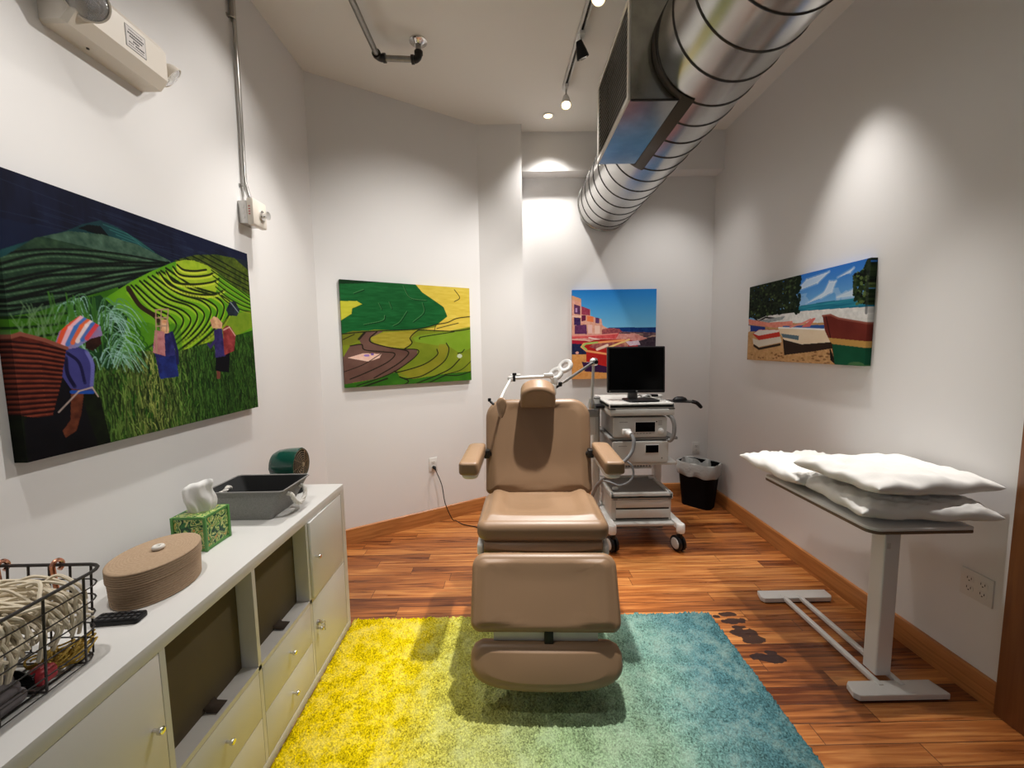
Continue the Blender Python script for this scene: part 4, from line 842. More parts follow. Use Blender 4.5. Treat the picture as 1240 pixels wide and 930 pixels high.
def track_head(y, aim, label, dark=False, drop=0.10):
    x = track_x(y); top = Vector((x, y, ZC-0.031)); pv = top+Vector((0, 0, -drop)); a = Vector(aim).normalized()
    t = thing('track_spotlight', label, 'spotlight', tuple(pv), 'spotlights on the ceiling track')
    MB().bb(x-0.014, x+0.014, y-0.035, y+0.035, ZC-0.052, ZC-0.030, 0.003).build('track_adapter', M['whiteplastic'], t)
    MB().tube([top+Vector((0, 0, -0.018)), pv+Vector((0, 0, 0.012))], 0.006, 10).build('stem', M['steel'], t)
    sx = a.cross(Vector((0.31, 0.2, 0.93))).normalized(); sy2 = a.cross(sx); T = axes(pv, sx, sy2, a)
    MB().lathe([(0, -0.050), (0.016, -0.050), (0.020, -0.040), (0.030, 0.0), (0.036, 0.030), (0.036, 0.036), (0.032, 0.036), (0.028, 0.022)], T, 24).build('lamp_shade', M['black'] if dark else M['whiteplastic'], t)
    MB().lathe([(0, 0.018), (0.027, 0.024), (0.027, 0.030), (0.022, 0.038), (0.012, 0.042), (0, 0.043)], T, 24).build('lamp_lens', M['lens'] if not dark else M['clear'], t)
track_head(2.99, (-0.05, -0.35, -0.85), 'glowing track spotlight hanging from the far end of the ceiling track')
track_head(2.52, (0.35, 0.35, -0.85), 'black shaded track spotlight in the middle of the ceiling track, seen dark', dark=True, drop=0.09)
track_head(2.12, (-0.25, -0.2, -0.85), 'lit track spotlight at the top edge of the photo', drop=0.10)
dlt = thing('recessed_downlight', 'small lit round downlight in the ceiling near the pillar', 'ceiling light', (0.340, 3.405, ZC-0.004))
MB().lathe([(0.030, 0), (0.046, -0.001), (0.050, -0.006), (0.042, -0.009), (0.034, -0.006), (0.030, 0)], Matrix.Translation((0.340, 3.405, ZC)), 32).build('trim_ring', M['white'], dlt)
MB().lathe([(0, -0.007), (0.026, -0.005), (0.034, -0.002), (0.034, 0), (0, 0)], Matrix.Translation((0.340, 3.405, ZC)), 28).build('lamp_lens', M['lens'], dlt)

# ================================================================== EMERGENCY LIGHT on the left wall
em = thing('emergency_light', 'white twin head emergency light high on the left wall', 'emergency light', (XL+0.05, 1.43, 2.40))
ex0, ex1, ey0, ey1 = XL, XL+0.100, 1.255, 1.590
b = MB(); pr = [(ex0, 2.402), (ex0+0.072, 2.402), (ex1, 2.436), (ex1, 2.532), (ex0+0.072, 2.566), (ex0, 2.566)]
vs = []; 
for (yv, k) in ((ey0, 0), (ey0+0.008, 1), (ey1-0.012, 1), (ey1, 0)):
    for (xx, zz) in pr:
        vs.append((xx-(0 if k else 0.012)*(xx > ex0), yv, 2.484+(zz-2.484)*(1 if k else 0.90)))
n = 6; fs = [list(range(n)), list(range(3*n, 4*n))]
for q in range(3):
    for k in range(n): fs.append([q*n+k, q*n+(k+1) % n, (q+1)*n+(k+1) % n, (q+1)*n+k])
b.raw(vs, fs).build('housing', M['cream'], em, ang=20)
MB().bb(ex1, ex1+0.0008, 1.418, 1.492, 2.452, 2.520).build('label_border', M['midgrey'], em)
lb = MB().bb(ex1+0.0004, ex1+0.0012, 1.4205, 1.4895, 2.4545, 2.5175).build('rating_label', mat('label_paper', (0.62, 0.58, 0.56, 1), 0.6), em)
tx = MB()
for k, (za, wa, wb, hh) in enumerate(((2.508, 1.430, 1.480, .002), (2.498, 1.426, 1.484, .0045), (2.489, 1.432, 1.478, .0045), (2.479, 1.444, 1.466, .005), (2.470, 1.428, 1.446, .003), (2.470, 1.452, 1.484, .0045), (2.461, 1.426, 1.482, .0018))):
    yq = wa
    while yq < wb: tx.bb(ex1+0.001, ex1+0.0016, yq, min(wb, yq+0.0055), za-hh/2, za+hh/2); yq += 0.0068
tx.build('label_lines', M['slot'], lb)
MB().tube([(ex0+0.03, 1.36, 2.4025), (ex0+0.03, 1.36, 2.399)], 0.004, 10).build('test_button', M['slot'], em)
def em_head(c, aim, r):
    a = Vector(aim).normalized(); sx = a.cross(Vector((0, 0, 1))).normalized(); T = axes(c, sx, a.cross(sx), a)
    pr = [(0, -0.9*r)]+[(r*math.sin(t), -0.9*r*math.cos(t)) for t in np.linspace(0.15, PI/2, 10)]+[(r*1.02, 0.10*r), (r*1.02, 0.16*r), (0.93*r, 0.16*r)]
    h = MB().lathe(pr, T, 36).build('lamp_head', M['cream'], em)
    MB().lathe([(0.93*r, 0.10*r), (0.8*r, -0.25*r), (0.5*r, -0.55*r), (0.15*r, -0.68*r), (0.0, -0.68*r)], T, 36).build('reflector', M['chrome'], h)
    MB().lathe([(0.93*r, 0.12*r), (0.6*r, 0.26*r), (0, 0.32*r)], T, 36).build('head_lens', mat('frosted_lens', (0.85, 0.84, 0.86, 1), 0.25, trans=0.8, bump=(160, 0.6, 0.004)), h)
    MB().lathe([(0, -0.3*r), (0.14*r, -0.3*r), (0.16*r, -0.1*r), (0.10*r, 0.02*r), (0, 0.05*r)], T, 16).build('bulb', M['clear'], h)
em_head((ex1+0.02, 1.275, 2.475), (0.62, -0.55, -0.45), 0.052)
em_head((XL+0.064, 1.640, 2.492), (0.60, 0.50, -0.62), 0.043)

# ================================================================== SURFACE CONDUIT and its box on the left wall
cd = thing('conduit', 'thin steel conduit strapped to the left wall and running down to the outlet box', 'conduit', (XL+0.02, 2.13, 2.7))
cx = XL+0.016
MB().tube(smoothpath([(cx, 2.135, ZC), (cx, 2.13, 3.0), (cx, 2.125, 2.6), (cx, 2.12, 2.31), (cx+0.006, 2.122, 2.26), (cx+0.022, 2.128, 2.19)], 8), 0.0095, 14).build('conduit_tube', M['steel'], cd)
MB().tube(smoothpath([(cx, 2.110, ZC), (cx, 2.116, 3.12), (cx-0.004, 2.118, 3.06)], 6), 0.009, 12).build('branch_tube', M['pipe'], cd)
for zz in (3.06, 2.275):
    s_ = MB(); s_.tube([(XL+0.002+0.026*math.sin(a), 2.122-0.013*math.cos(a), zz) for a in np.linspace(0, PI, 12)], 0.003, 6)
    s_.bb(XL, XL+0.004, 2.095, 2.112, zz-0.008, zz+0.008, 0.001); s_.bb(XL, XL+0.004, 2.132, 2.149, zz-0.008, zz+0.008, 0.001); s_.build('strap', M['steel'], cd)
MB().bb(XL, XL+0.045, 2.09, 2.19, 3.20, ZC-0.001, 0.004).build('top_fitting', M['darkfit'], cd)
ob = thing('outlet_box', 'small grey surface outlet box with cream cover at the foot of the conduit', 'outlet box', (XL+0.03, 2.125, 2.075))
MB().bb(XL, XL+0.046, 2.075, 2.175, 2.085, 2.195, 0.004).build('box_body', M['steel'], ob)
for zz in (2.115, 2.140, 2.166): MB().lathe([(0, 0), (0.010, 0), (0.010, 0.0015), (0, 0.0015)], axes((XL+0.023, 2.075, zz), (1, 0, 0), (0, 0, -1), (0, -1, 0)), 16).build('knockout', M['steel'], ob)
cv = MB().bb(XL+0.046, XL+0.078, 2.070, 2.182, 2.078, 2.206, 0.006).build('cover', M['cream'], ob)
MB().lathe([(0, 0), (0.024, 0), (0.024, 0.006), (0.014, 0.008), (0.012, 0.022), (0.020, 0.026), (0.020, 0.034), (0, 0.036)], axes((XL+0.078, 2.140, 2.138), (0, 1, 0), (0, 0, 1), (1, 0, 0)), 20).build('twist_socket', M['chrome'], ob)
for zz in (2.165, 2.152, 2.140, 2.128): MB().bb(XL+0.055, XL+0.064, 2.0694, 2.0702, zz-0.003, zz+0.003).build('red_mark', M['yarnred'], cv)

# ================================================================== WALL OUTLETS
def outlet(T, label, gangs=1, parent_name='wall_outlet'):
    """local: x right, z up, y into the wall; plate centred on origin"""
    w = 0.070*gangs if gangs == 1 else 0.115; t = thing(parent_name, label, 'wall outlet', tuple(T.translation))
    MB().box((0, -0.003, 0), (w, 0.006, 0.115), 0.0025, T=T).build('cover_plate', M['outlet'], t)
    for gx in ([0] if gangs == 1 else [-0.024, 0.024]):
        for gz in (0.020, -0.020):
            r_ = MB().slab(rrect(0.033, 0.028, 0.010, 5), 0.0016, 0.0006, T @ axes((gx, -0.006, gz), (1, 0, 0), (0, 0, 1), (0, -1, 0)), rings=2, ers=2).build('receptacle', M['outlet'], t)
            s_ = MB()
            for sx_ in (-0.007, 0.007): s_.box((gx+sx_, -0.0078, gz+0.003), (0.0022, 0.0008, 0.009), T=T)
            s_.lathe([(0, 0), (0.0026, 0), (0.0026, 0.0006), (0, 0.0006)], T @ axes((gx, -0.0076, gz-0.007), (1, 0, 0), (0, 0, 1), (0, -1, 0)), 10)
            s_.build('slots', M['slot'], r_)
    return t
outlet(axes((1.780, YB, 0.460), (1, 0, 0), (0, 1, 0), (0, 0, 1)), 'single wall outlet on the back wall just above the waste bin')
outlet(axes((XR, 1.547, 0.455), (0, -1, 0), (1, 0, 0), (0, 0, 1)), 'double wall outlet on the right wall under the pillows', 2)
TO = TW @ Matrix.Translation((0.805, 0, 0.492))
outlet(TO, 'wall outlet on the slanted wall with a black cord plugged in')
# ================================================================== THINGS ON THE SIDEBOARD
# woven oval box with lid
TOPZ = KH
wb = thing('woven_box', 'oval lidded basket of coiled tan rope on the sideboard', 'basket', (-1.045, 1.140, TOPZ))
def coil_wall(rx, ry, z0, z1, n, rr_, grow=0.0, c=(-1.045, 1.140)):
    pr = []
    for k in range(n):
        zc = z0+(z1-z0)*(k+0.5)/n; h = (z1-z0)/n
        for a in np.linspace(-PI/2, PI/2, 5): pr.append((1.0+grow*k/n+rr_*math.cos(a), zc+h/2*math.sin(a)))
    return pr
TB = Matrix.Translation((-1.045, 1.140, 0)) @ Matrix.Rotation(math.radians(4), 4, 'Z')
pr = [(0, TOPZ+0.0005), (0.95, TOPZ+0.0005)]+coil_wall(1, 1, TOPZ+0.001, TOPZ+0.078, 11, 0.025, 0.03)
MB().lathe([(r*0.090, z) for r, z in pr], TB @ Matrix.Diagonal((1.0, 1.30, 1, 1)), 56).build('basket_body', M['jute'], wb, ang=60)
pl = coil_wall(1, 1, TOPZ+0.066, TOPZ+0.104, 6, 0.03, 0.0); pl = [(1.01, TOPZ+0.066)]+[(r*1.045, z) for r, z in pl]
for k in range(15):
    r1 = 1.04*(1-k/15); r0 = 1.04*(1-(k+1)/15)
    for t in (0.15, 0.5, 0.85): pl.append((r1+(r0-r1)*t, TOPZ+0.104+0.0015*math.sin(PI*t)+0.004*(1-((r1+r0)/2)**2)))
pl.append((0, TOPZ+0.108))
MB().lathe([(r*0.090, z) for r, z in pl], TB @ Matrix.Diagonal((1.0, 1.30, 1, 1)), 56).build('lid', M['jute'], wb, ang=60)
MB().tube([(-1.040+0.010*math.cos(a), 1.145+0.010*math.sin(a), TOPZ+0.116) for a in np.linspace(0, 2*PI, 20)[:-1]], 0.0062, 10, closed=True).build('lid_knob', M['rope'], wb)
# tissue box and tissue
tb = thing('tissue_box', 'green leaf patterned tissue box on the sideboard between rope basket and grey bin', 'tissue box', (-1.106, 1.395, TOPZ))
tx0, tx1, ty0, ty1, tz1 = -1.160, -1.050, 1.338, 1.452, TOPZ+0.122
MB().bb(tx0, tx1, ty0, ty1, TOPZ+0.0005, tz1, 0.0015).build('printed_carton', M['leaves'], tb)
e = MB(); ed = 0.0016
for (xa, ya) in ((tx0, ty0), (tx1, ty0), (tx1, ty1), (tx0, ty1)): e.box((xa, ya, (TOPZ+tz1)/2), (0.009, 0.009, tz1-TOPZ-0.001), 0.0008)
for (ya) in (ty0, ty1): e.box(((tx0+tx1)/2, ya, tz1-0.004), (tx1-tx0, 0.0040, 0.009), 0.0008); e.box(((tx0+tx1)/2, ya, TOPZ+0.006), (tx1-tx0, 0.0040, 0.010), 0.0008)
for (xa) in (tx0, tx1): e.box((xa, (ty0+ty1)/2, tz1-0.004), (0.0040, ty1-ty0, 0.009), 0.0008); e.box((xa, (ty0+ty1)/2, TOPZ+0.006), (0.0040, ty1-ty0, 0.010), 0.0008)
e.build('green_edging', M['boxgreen'], tb)
ts = MB(); nU, nV = 64, 26; vs = []; TT_ = Matrix.Translation(((tx0+tx1)/2, (ty0+ty1)/2, 0)) @ Matrix.Rotation(math.radians(32), 4, 'Z')
for j in range(nV):
    v = j/(nV-1); top = min(1.0, (1-v)/0.12)**0.35                          # rounded, folded-over top
    for i in range(nU):
        a = 2*PI*i/nU; c_, s_ = math.cos(a), math.sin(a)
        wx = (0.032+0.014*min(1, v*2.2)+0.004*math.sin(5*v+1.0))*(0.72+0.28*top if v > 0.8 else 1)
        wy = (0.012+0.010*min(1, v*2))*top
        cr = min(1.0, top*1.0)**2*(0.0024*math.sin(3*a+3*v)+0.0016*math.sin(5*a-4*v+1)+0.0008*math.sin(13*a+2*v))
        z = tz1-0.006+0.112*v+0.007*v*c_+0.002*v*top*math.sin(3*a+1)
        vs.append(TT_ @ Vector((c_*(wx+cr)+0.004*math.sin(7*v), s_*(wy+cr)+0.005*math.sin(3.0*c_*2+5*v), z)))
fs = [[j*nU+i, j*nU+(i+1) % nU, (j+1)*nU+(i+1) % nU, (j+1)*nU+i] for j in range(nV-1) for i in range(nU)]
fs.append([(nV-1)*nU+i for i in range(nU)])
ts.raw(vs, fs).build('tissue', M['tissue'], tb, ang=50)
# grey felt bin with rope handles
gb = thing('felt_bin', 'grey felt storage bin with white rope handles on the sideboard', 'storage bin', (-1.08, 1.685, TOPZ))
bz1 = TOPZ+0.122
def rect_ring(x0, x1, y0, y1, z, r=0.012):
    return [(px_+(x0+x1)/2, py_+(y0+y1)/2, z) for px_, py_ in rrect(x1-x0, y1-y0, r, 4)]
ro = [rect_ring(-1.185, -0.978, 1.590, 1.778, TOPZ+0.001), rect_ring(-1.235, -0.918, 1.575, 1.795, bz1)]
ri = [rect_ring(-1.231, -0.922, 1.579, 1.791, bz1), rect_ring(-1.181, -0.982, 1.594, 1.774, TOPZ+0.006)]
nn = min(len(r_) for r_ in ro+ri)
def resamp(r_, n=72):
    P = [Vector(p) for p in r_]; L_ = [0]
    for i in range(len(P)): L_.append(L_[-1]+(P[(i+1) % len(P)]-P[i]).length)
    out = []
    for k in range(n):
        s_ = L_[-1]*k/n; i = max(j for j in range(len(P)) if L_[j] <= s_+1e-9); t = (s_-L_[i])/max(1e-9, L_[i+1]-L_[i]); out.append(P[i].lerp(P[(i+1) % len(P)], t))
    return out
def loft(rings, cap0=True, cap1=False, n=72):
    R_ = [resamp(r_, n) for r_ in rings]; m = MB(); vs = [v for r_ in R_ for v in r_]; fs = []
    for q in range(len(R_)-1):
        for k in range(n): fs.append([q*n+k, q*n+(k+1) % n, (q+1)*n+(k+1) % n, (q+1)*n+k])
    if cap0: fs.append(list(range(n)))
    if cap1: fs.append([(len(R_)-1)*n+k for k in range(n)])
    return m.raw(vs, fs)
loft(ro).build('felt_body', M['greyfab'], gb, ang=50)
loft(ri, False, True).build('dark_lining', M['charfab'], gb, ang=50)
rm = resamp(rect_ring(-1.237, -0.916, 1.573, 1.797, bz1), 72); MB().tube(rm, 0.0035, 8, closed=True).build('rim_binding', mat('rim_binding_felt', (0.25, 0.24, 0.23, 1), 0.9), gb)
def rope_handle(side):
    xs = -0.925 if side > 0 else -1.228; o_ = side
    pts = smoothpath([(xs-0.006*o_, 1.635, bz1-0.028), (xs+0.012*o_, 1.635, bz1-0.034), (xs+0.020*o_, 1.645, bz1-0.066), (xs+0.020*o_, 1.685, bz1-0.088), (xs+0.020*o_, 1.725, bz1-0.066), (xs+0.012*o_, 1.735, bz1-0.034), (xs-0.006*o_, 1.735, bz1-0.028)], 8)
    if side < 0: pts = smoothpath([(-1.222, 1.64, bz1-0.03), (-1.200, 1.648, bz1-0.022), (-1.196, 1.665, bz1-0.010), (-1.200, 1.685, bz1-0.02), (-1.222, 1.70, bz1-0.03)], 8)
    m = MB(); n = len(pts)
    for s_ in range(3):
        q = []
        for i, p in enumerate(pts):
            t = (pts[min(i+1, n-1)]-pts[max(i-1, 0)]).normalized(); u = t.orthogonal().normalized(); u = (Vector((1, 0, 0))-t*t.x).normalized() if abs(t.x) < 0.95 else u; w = t.cross(u)
            a = 2*PI*s_/3+i*0.55; q.append(p+u*0.0042*math.cos(a)+w*0.0042*math.sin(a))
        m.tube(q, 0.0050, 8)
    m.build('rope_handle', M['rope'], gb)
rope_handle(1); rope_handle(-1)
# small green fan
fn = thing('desk_fan', 'small dark green desk fan with bronze grille at the far end of the sideboard', 'fan', (-1.07, 1.915, TOPZ))
TF = axes((-1.065, 1.915, TOPZ+0.135), (0, 1, 0), (0, 0, 1), (1, 0, 0))
MB().lathe([(0, -0.078), (0.042, -0.077), (0.060, -0.070), (0.072, -0.048), (0.078, -0.010), (0.080, 0.030), (0.080, 0.050), (0.076, 0.054), (0.073, 0.050)], TF, 48).build('fan_housing', M['green'], fn)
MB().lathe([(0, 0.030), (0.073, 0.034), (0.073, 0.036), (0, 0.034)], TF, 40).build('grille_back', M['slot'], fn)
gr = MB()
for r_ in (0.012, 0.022, 0.032, 0.042, 0.052, 0.062, 0.072):
    zz = 0.062-0.010*(r_/0.072)**2; gr.tube([TF @ Vector((r_*math.cos(a), r_*math.sin(a), zz)) for a in np.linspace(0, 2*PI, 40)[:-1]], 0.0013, 6, closed=True)
for a in np.linspace(0, 2*PI, 9)[:-1]: gr.tube([TF @ Vector((0.010*math.cos(a), 0.010*math.sin(a), 0.061)), TF @ Vector((0.073*math.cos(a+0.2), 0.073*math.sin(a+0.2), 0.051))], 0.0011, 6)
gr.build('grille_rings', M['bronze'], fn)
MB().lathe([(0, 0.066), (0.007, 0.065), (0.010, 0.060), (0, 0.056)], TF, 18).build('grille_hub', M['bronze'], fn)
MB().lathe([(0, 0), (0.018, 0), (0.016, 0.016), (0, 0.018)], axes((-1.147, 1.915, TOPZ+0.118), (0, 1, 0), (0, 0, -1), (-1, 0, 0)), 18).build('rear_knob', M['black'], fn)
fb = MB(); fb.lathe([(0, 0), (0.056, 0), (0.056, 0.008), (0.046, 0.016), (0.018, 0.022), (0.014, 0.055), (0, 0.055)], Matrix.Translation((-1.065, 1.915, TOPZ+0.0005)), 32)
fb.build('fan_stand', M['black'], fn)
# remote
rc = thing('remote_control', 'black remote control lying on the sideboard in front of the rope basket', 'remote control', (-1.01, 0.985, TOPZ))
TRm = Matrix.Translation((-1.012, 0.984, TOPZ+0.0005)) @ Matrix.Rotation(math.radians(6), 4, 'Z')
MB().slab(rrect(0.112, 0.040, 0.008, 5), 0.014, 0.004, TRm, rings=3).build('remote_body', M['black'], rc)
bt = MB()
for i in range(7):
    for j in range(3): bt.box((-0.045+0.015*i, -0.012+0.012*j, 0.0145), (0.009, 0.007, 0.002), 0.0008, T=TRm)
bt.build('buttons', mat('remote_buttons', (0.035, 0.035, 0.038, 1), 0.5), rc)
# wire basket
wk = thing('wire_basket', 'black wire basket with copper hooks at the near end of the sideboard', 'wire basket', (-1.105, 0.725, TOPZ))
wx0, wx1, wy0, wy1, wz0, wz1 = -1.285, -0.930, 0.560, 0.890, TOPZ+0.004, TOPZ+0.205
def wring(z, k, r=0.035): 
    e_ = 0.016*(1-k); return resamp(rect_ring(wx0+e_, wx1-e_, wy0+e_, wy1-e_, z, r), 88)
MB().tube(wring(wz1, 1), 0.0038, 8, closed=True).build('rim_wire', M['blackmetal'], wk)
b = MB()
for k in range(6): b.tube(wring(wz0+(wz1-wz0)*k/6, k/6), 0.0017, 6, closed=True)
for yv in np.linspace(wy0+0.05, wy1-0.05, 4): b.tube([(wx1-0.001, yv, wz1), (wx1-0.017, yv, wz0), (wx0+0.017, yv, wz0), (wx0+0.001, yv, wz1)], 0.0025, 6)
for xv in np.linspace(wx0+0.035, wx1-0.035, 7): b.tube([(xv, wy0+0.001, wz1), (xv, wy0+0.017, wz0), (xv, wy1-0.017, wz0), (xv, wy1-0.001, wz1)], 0.0025, 6)
b.build('wire_mesh', M['blackmetal'], wk)
for xv in (-1.165, -1.040):
    pts = [(xv, wy1+0.010*math.cos(a)-0.002, wz1+0.012*math.sin(a)) for a in np.linspace(-0.4*PI, 1.0*PI, 14)]+[(xv+0.004, wy1-0.014, wz1-0.030), (xv+0.006, wy1-0.014, wz1-0.055)]
    MB().tube(pts, 0.0048, 8).build('copper_hook', M['copper'], wk)
# cotton cords heaped in the basket
r = np.random.default_rng(3)
cc = MB()
for k in range(120):
    x0 = r.uniform(-1.25, -0.985); y0 = r.uniform(0.61, 0.84); z0 = TOPZ+0.160+0.040*r.random()
    a = r.normal(0.5, 0.9); L_ = r.uniform(0.10, 0.17); dx, dy = math.cos(a)*L_, math.sin(a)*L_*0.7
    ex, ey = max(-1.262, min(-0.958, x0+dx)), max(0.590, min(0.862, y0+dy))
    hang = r.uniform(0.005, 0.045)
    pts = smoothpath([(x0, y0, z0), (x0+(ex-x0)*0.45+r.normal(0, .008), y0+(ey-y0)*0.45+r.normal(0, .008), z0+0.012*r.random()), (x0+(ex-x0)*0.85, y0+(ey-y0)*0.85, z0-0.012), (ex, ey, z0-0.03), (ex+r.normal(0, .006), min(0.866, ey+r.normal(0, .008)), z0-0.03-hang)], 4)
    cc.tube(pts, 0.0036, 6)
for k in range(46):                                     # ends poking out at the far corner and along the front
    y0 = r.uniform(0.60, 0.85); x0 = -0.985+0.02*r.random(); zt = TOPZ+0.165-0.02*r.random(); hang = r.uniform(0.04, 0.085)
    cc.tube(smoothpath([(x0-0.06, y0+r.normal(0, .015), zt+0.02), (x0-0.01, y0, zt), (-0.958+0.006*r.random(), y0+r.normal(0, .008), zt-0.03), (-0.962, y0+r.normal(0, .012), zt-hang)], 4), 0.0037, 6)
for k in range(10):
    x0 = r.uniform(-1.06, -0.98); z0 = TOPZ+r.uniform(0.07, 0.13)
    cc.tube(smoothpath([(x0, 0.80, z0+0.02), (x0+0.02, 0.855, z0), (x0+0.025+r.normal(0, .01), 0.872, z0-0.015)], 5), 0.0028, 6)
o = cc.build('cotton_cords', M['cord'], origin=(-1.11, 0.64, TOPZ+0.10)); tag(o, 'heap of cream cotton cords spilling over in the wire basket', 'cords', kind='stuff')
bl = MB().slab(rrect(0.25, 0.25, 0.05, 6), 0.056, 0.026, Matrix.Translation((-1.125, 0.725, TOPZ+0.112)), crown=lambda X, Y: 0.012*math.cos(X*9)*math.cos(Y*6)+0.004*math.sin(X*90)*math.sin(Y*70), rings=10)
tag(bl.build('folded_throw', M['cord'], origin=(-1.12, 0.725, TOPZ+0.112), ang=60), 'cream cotton throw bundled under the cords in the wire basket', 'throw')
cl = MB()
for k in range(6): cl.slab(rrect(0.105-0.004*k, 0.170-0.006*k, 0.03, 6), 0.020, 0.009, Matrix.Translation((-1.010-0.004*k, 0.672, TOPZ+0.008+0.0165*k)) @ Matrix.Rotation(0.05*k, 4, 'Z'), crown=lambda X, Y: 0.003*math.sin(X*60+Y*25), rings=6)
tag(cl.build('folded_cloth', M['charcloth'], origin=(-1.010, 0.672, TOPZ+0.008), ang=60), 'dark grey folded cloth in the bottom of the wire basket', 'cloth')
rd = MB().slab(rrect(0.036, 0.036, 0.008, 4), 0.034, 0.010, Matrix.Translation((-0.980, 0.785, TOPZ+0.008)), crown=lambda X, Y: 0.003*math.sin(X*150), rings=4)
tag(rd.build('red_packet', M['red'], origin=(-0.980, 0.785, TOPZ+0.008)), 'small red packet in the wire basket beside the grey cloth', 'packet')
yc = MB()
for k in range(26):
    c0 = Vector((-0.998+r.normal(0, .014), 0.838+r.normal(0, .012), TOPZ+0.012+0.030*r.random())); ra, rb = r.uniform(0.015, 0.03), r.uniform(0.03, 0.05); ph = r.uniform(0, 6)
    yc.tube([(c0.x+ra*math.cos(a+ph)*0.8, c0.y+rb*math.sin(a)*0.7, c0.z+0.006*math.sin(2*a+ph)) for a in np.linspace(0, r.uniform(4, 6.2), 16)], 0.0021, 6)
tag(yc.build('cord_coil', M['yellowcord'], origin=(-1.0, 0.80, TOPZ+0.008)), 'tangle of thin mustard yellow cords low in the wire basket', 'cords', kind='stuff')
bc = MB()
for k in range(7): bc.tube(smoothpath([(-1.06+0.02*k*0.4, 0.69, TOPZ+0.012+0.004*k), (-1.02, 0.74+0.004*k, TOPZ+0.022+0.004*k), (-0.975, 0.765, TOPZ+0.014+0.004*k), (-1.0, 0.80, TOPZ+0.012+0.004*k)], 6), 0.003, 6)
tag(bc.build('black_cable', M['black'], origin=(-1.02, 0.74, TOPZ+0.010)), 'short black cable coil in the wire basket next to the red packet', 'cable')

# ================================================================== TREATMENT CHAIR
CT = Matrix.Translation((0.141, 1.85, 0)) @ Matrix.Rotation(math.radians(-2.1), 4, 'Z')     # local: x across, y towards the back wall, z up
ch = thing('treatment_chair', 'tan upholstered reclining treatment chair in the middle of the room', 'chair', (0.141, 1.85, 0))
def sstep(a, b, x):
    t = max(0.0, min(1.0, (x-a)/(b-a))); return t*t*(3-2*t)
sw = 0.585
def seat_crown(x, y):
    return 0.024*sstep(0.155, 0.225, abs(x))*sstep(-0.10, 0.05, y+0.12)+0.016*sstep(0.08, 0.18, -y)-0.010*math.exp(-(x*x+(y-0.05)**2)/0.03)
so = rrect(sw, 0.47, 0.06, 8, radii=[0.05, 0.075, 0.075, 0.05])
T = CT @ axes((0, 0.065, 0.585), (1, 0, 0), (0, 1, 0.0), (0, -0.0, 1))
T = CT @ Matrix.Translation((0, 0.070, 0.588)) @ Matrix.Rotation(math.radians(-3.0), 4, 'X')
MB().slab(so, 0.090, 0.036, T, crown=seat_crown, rings=16, ers=7).build('seat', M['leather'], ch, ang=60)
# front flap of the seat skirt
fl = MB(); vs = []; nx = 40; rows = [(-0.140, 0.606), (-0.160, 0.590), (-0.166, 0.572), (-0.160, 0.556), (-0.146, 0.542)]
for j, (yq, zq) in enumerate(rows):
    for i in range(nx+1):
        u = i/nx*2-1; sag = 0.010*math.sin(3.2*u)*j/4+0.012*(1-u*u)*(j in (2,))-0.012*sstep(0.55, 1.0, abs(u))*(j in (1, 2))
        vs.append(CT @ Vector((u*0.262, yq-0.012*math.sin(PI*(j/4))*(1-abs(u)**3)+0.01, zq-sag*0.5)))
fs = [[j*(nx+1)+i, j*(nx+1)+i+1, (j+1)*(nx+1)+i+1, (j+1)*(nx+1)+i] for j in range(len(rows)-1) for i in range(nx)]
fl.raw(vs, fs).build('seat_skirt', M['leather'], ch, solid=0.006, sub=1)
# backrest
bt0, bt1 = Vector((0, 0.285, 0.650)), Vector((0, 0.395, 1.163)); bh = (bt1-bt0).length; by = (bt1-bt0).normalized(); bz = Vector((1, 0, 0)).cross(by)
T = CT @ axes((bt0+bt1)/2-bz*0.085, (1, 0, 0), by, bz)
def back_crown(x, y): return -0.014*math.exp(-(x*x)/0.016)+0.012*sstep(0.15, 0.24, abs(x))+0.010*sstep(-0.08, -0.22, y)
MB().slab(rrect(0.585, bh, 0.1, 10, radii=[0.03, 0.105, 0.105, 0.03]), 0.085, 0.030, T, crown=back_crown, rings=14, ers=6).build('backrest', M['leather'], ch, ang=60)
MB().slab(rrect(0.50, bh-0.06, 0.08, 8), 0.02, 0.008, CT @ axes((bt0+bt1)/2-bz*0.104, (1, 0, 0), by, bz), rings=3).build('back_shell', M['whiteplastic'], ch)
# headrest: half-round pad leaning forward
hd = [(0.094, -0.066), (0.097, -0.030), (0.094, 0.0)]+[(0.094*math.cos(a), 0.070*math.sin(a)**0.9) for a in np.linspace(0.12, PI-0.12, 22)]+[(-0.094, 0.0), (-0.097, -0.030), (-0.094, -0.066)]+[(-0.094+0.188*k/10, -0.066-0.004*math.sin(PI*k/10)) for k in range(1, 10)]
hy = Vector((0, -0.46, 0.888)); hz = Vector((1, 0, 0)).cross(hy)
T = CT @ axes((0, 0.400, 1.222), (1, 0, 0), hy, hz)
MB().slab(hd, 0.105, 0.024, T, crown=lambda x, y: -0.006*math.exp(-(x*x+y*y)/0.003), rings=8, ers=6).build('headrest', M['leather'], ch, ang=60)
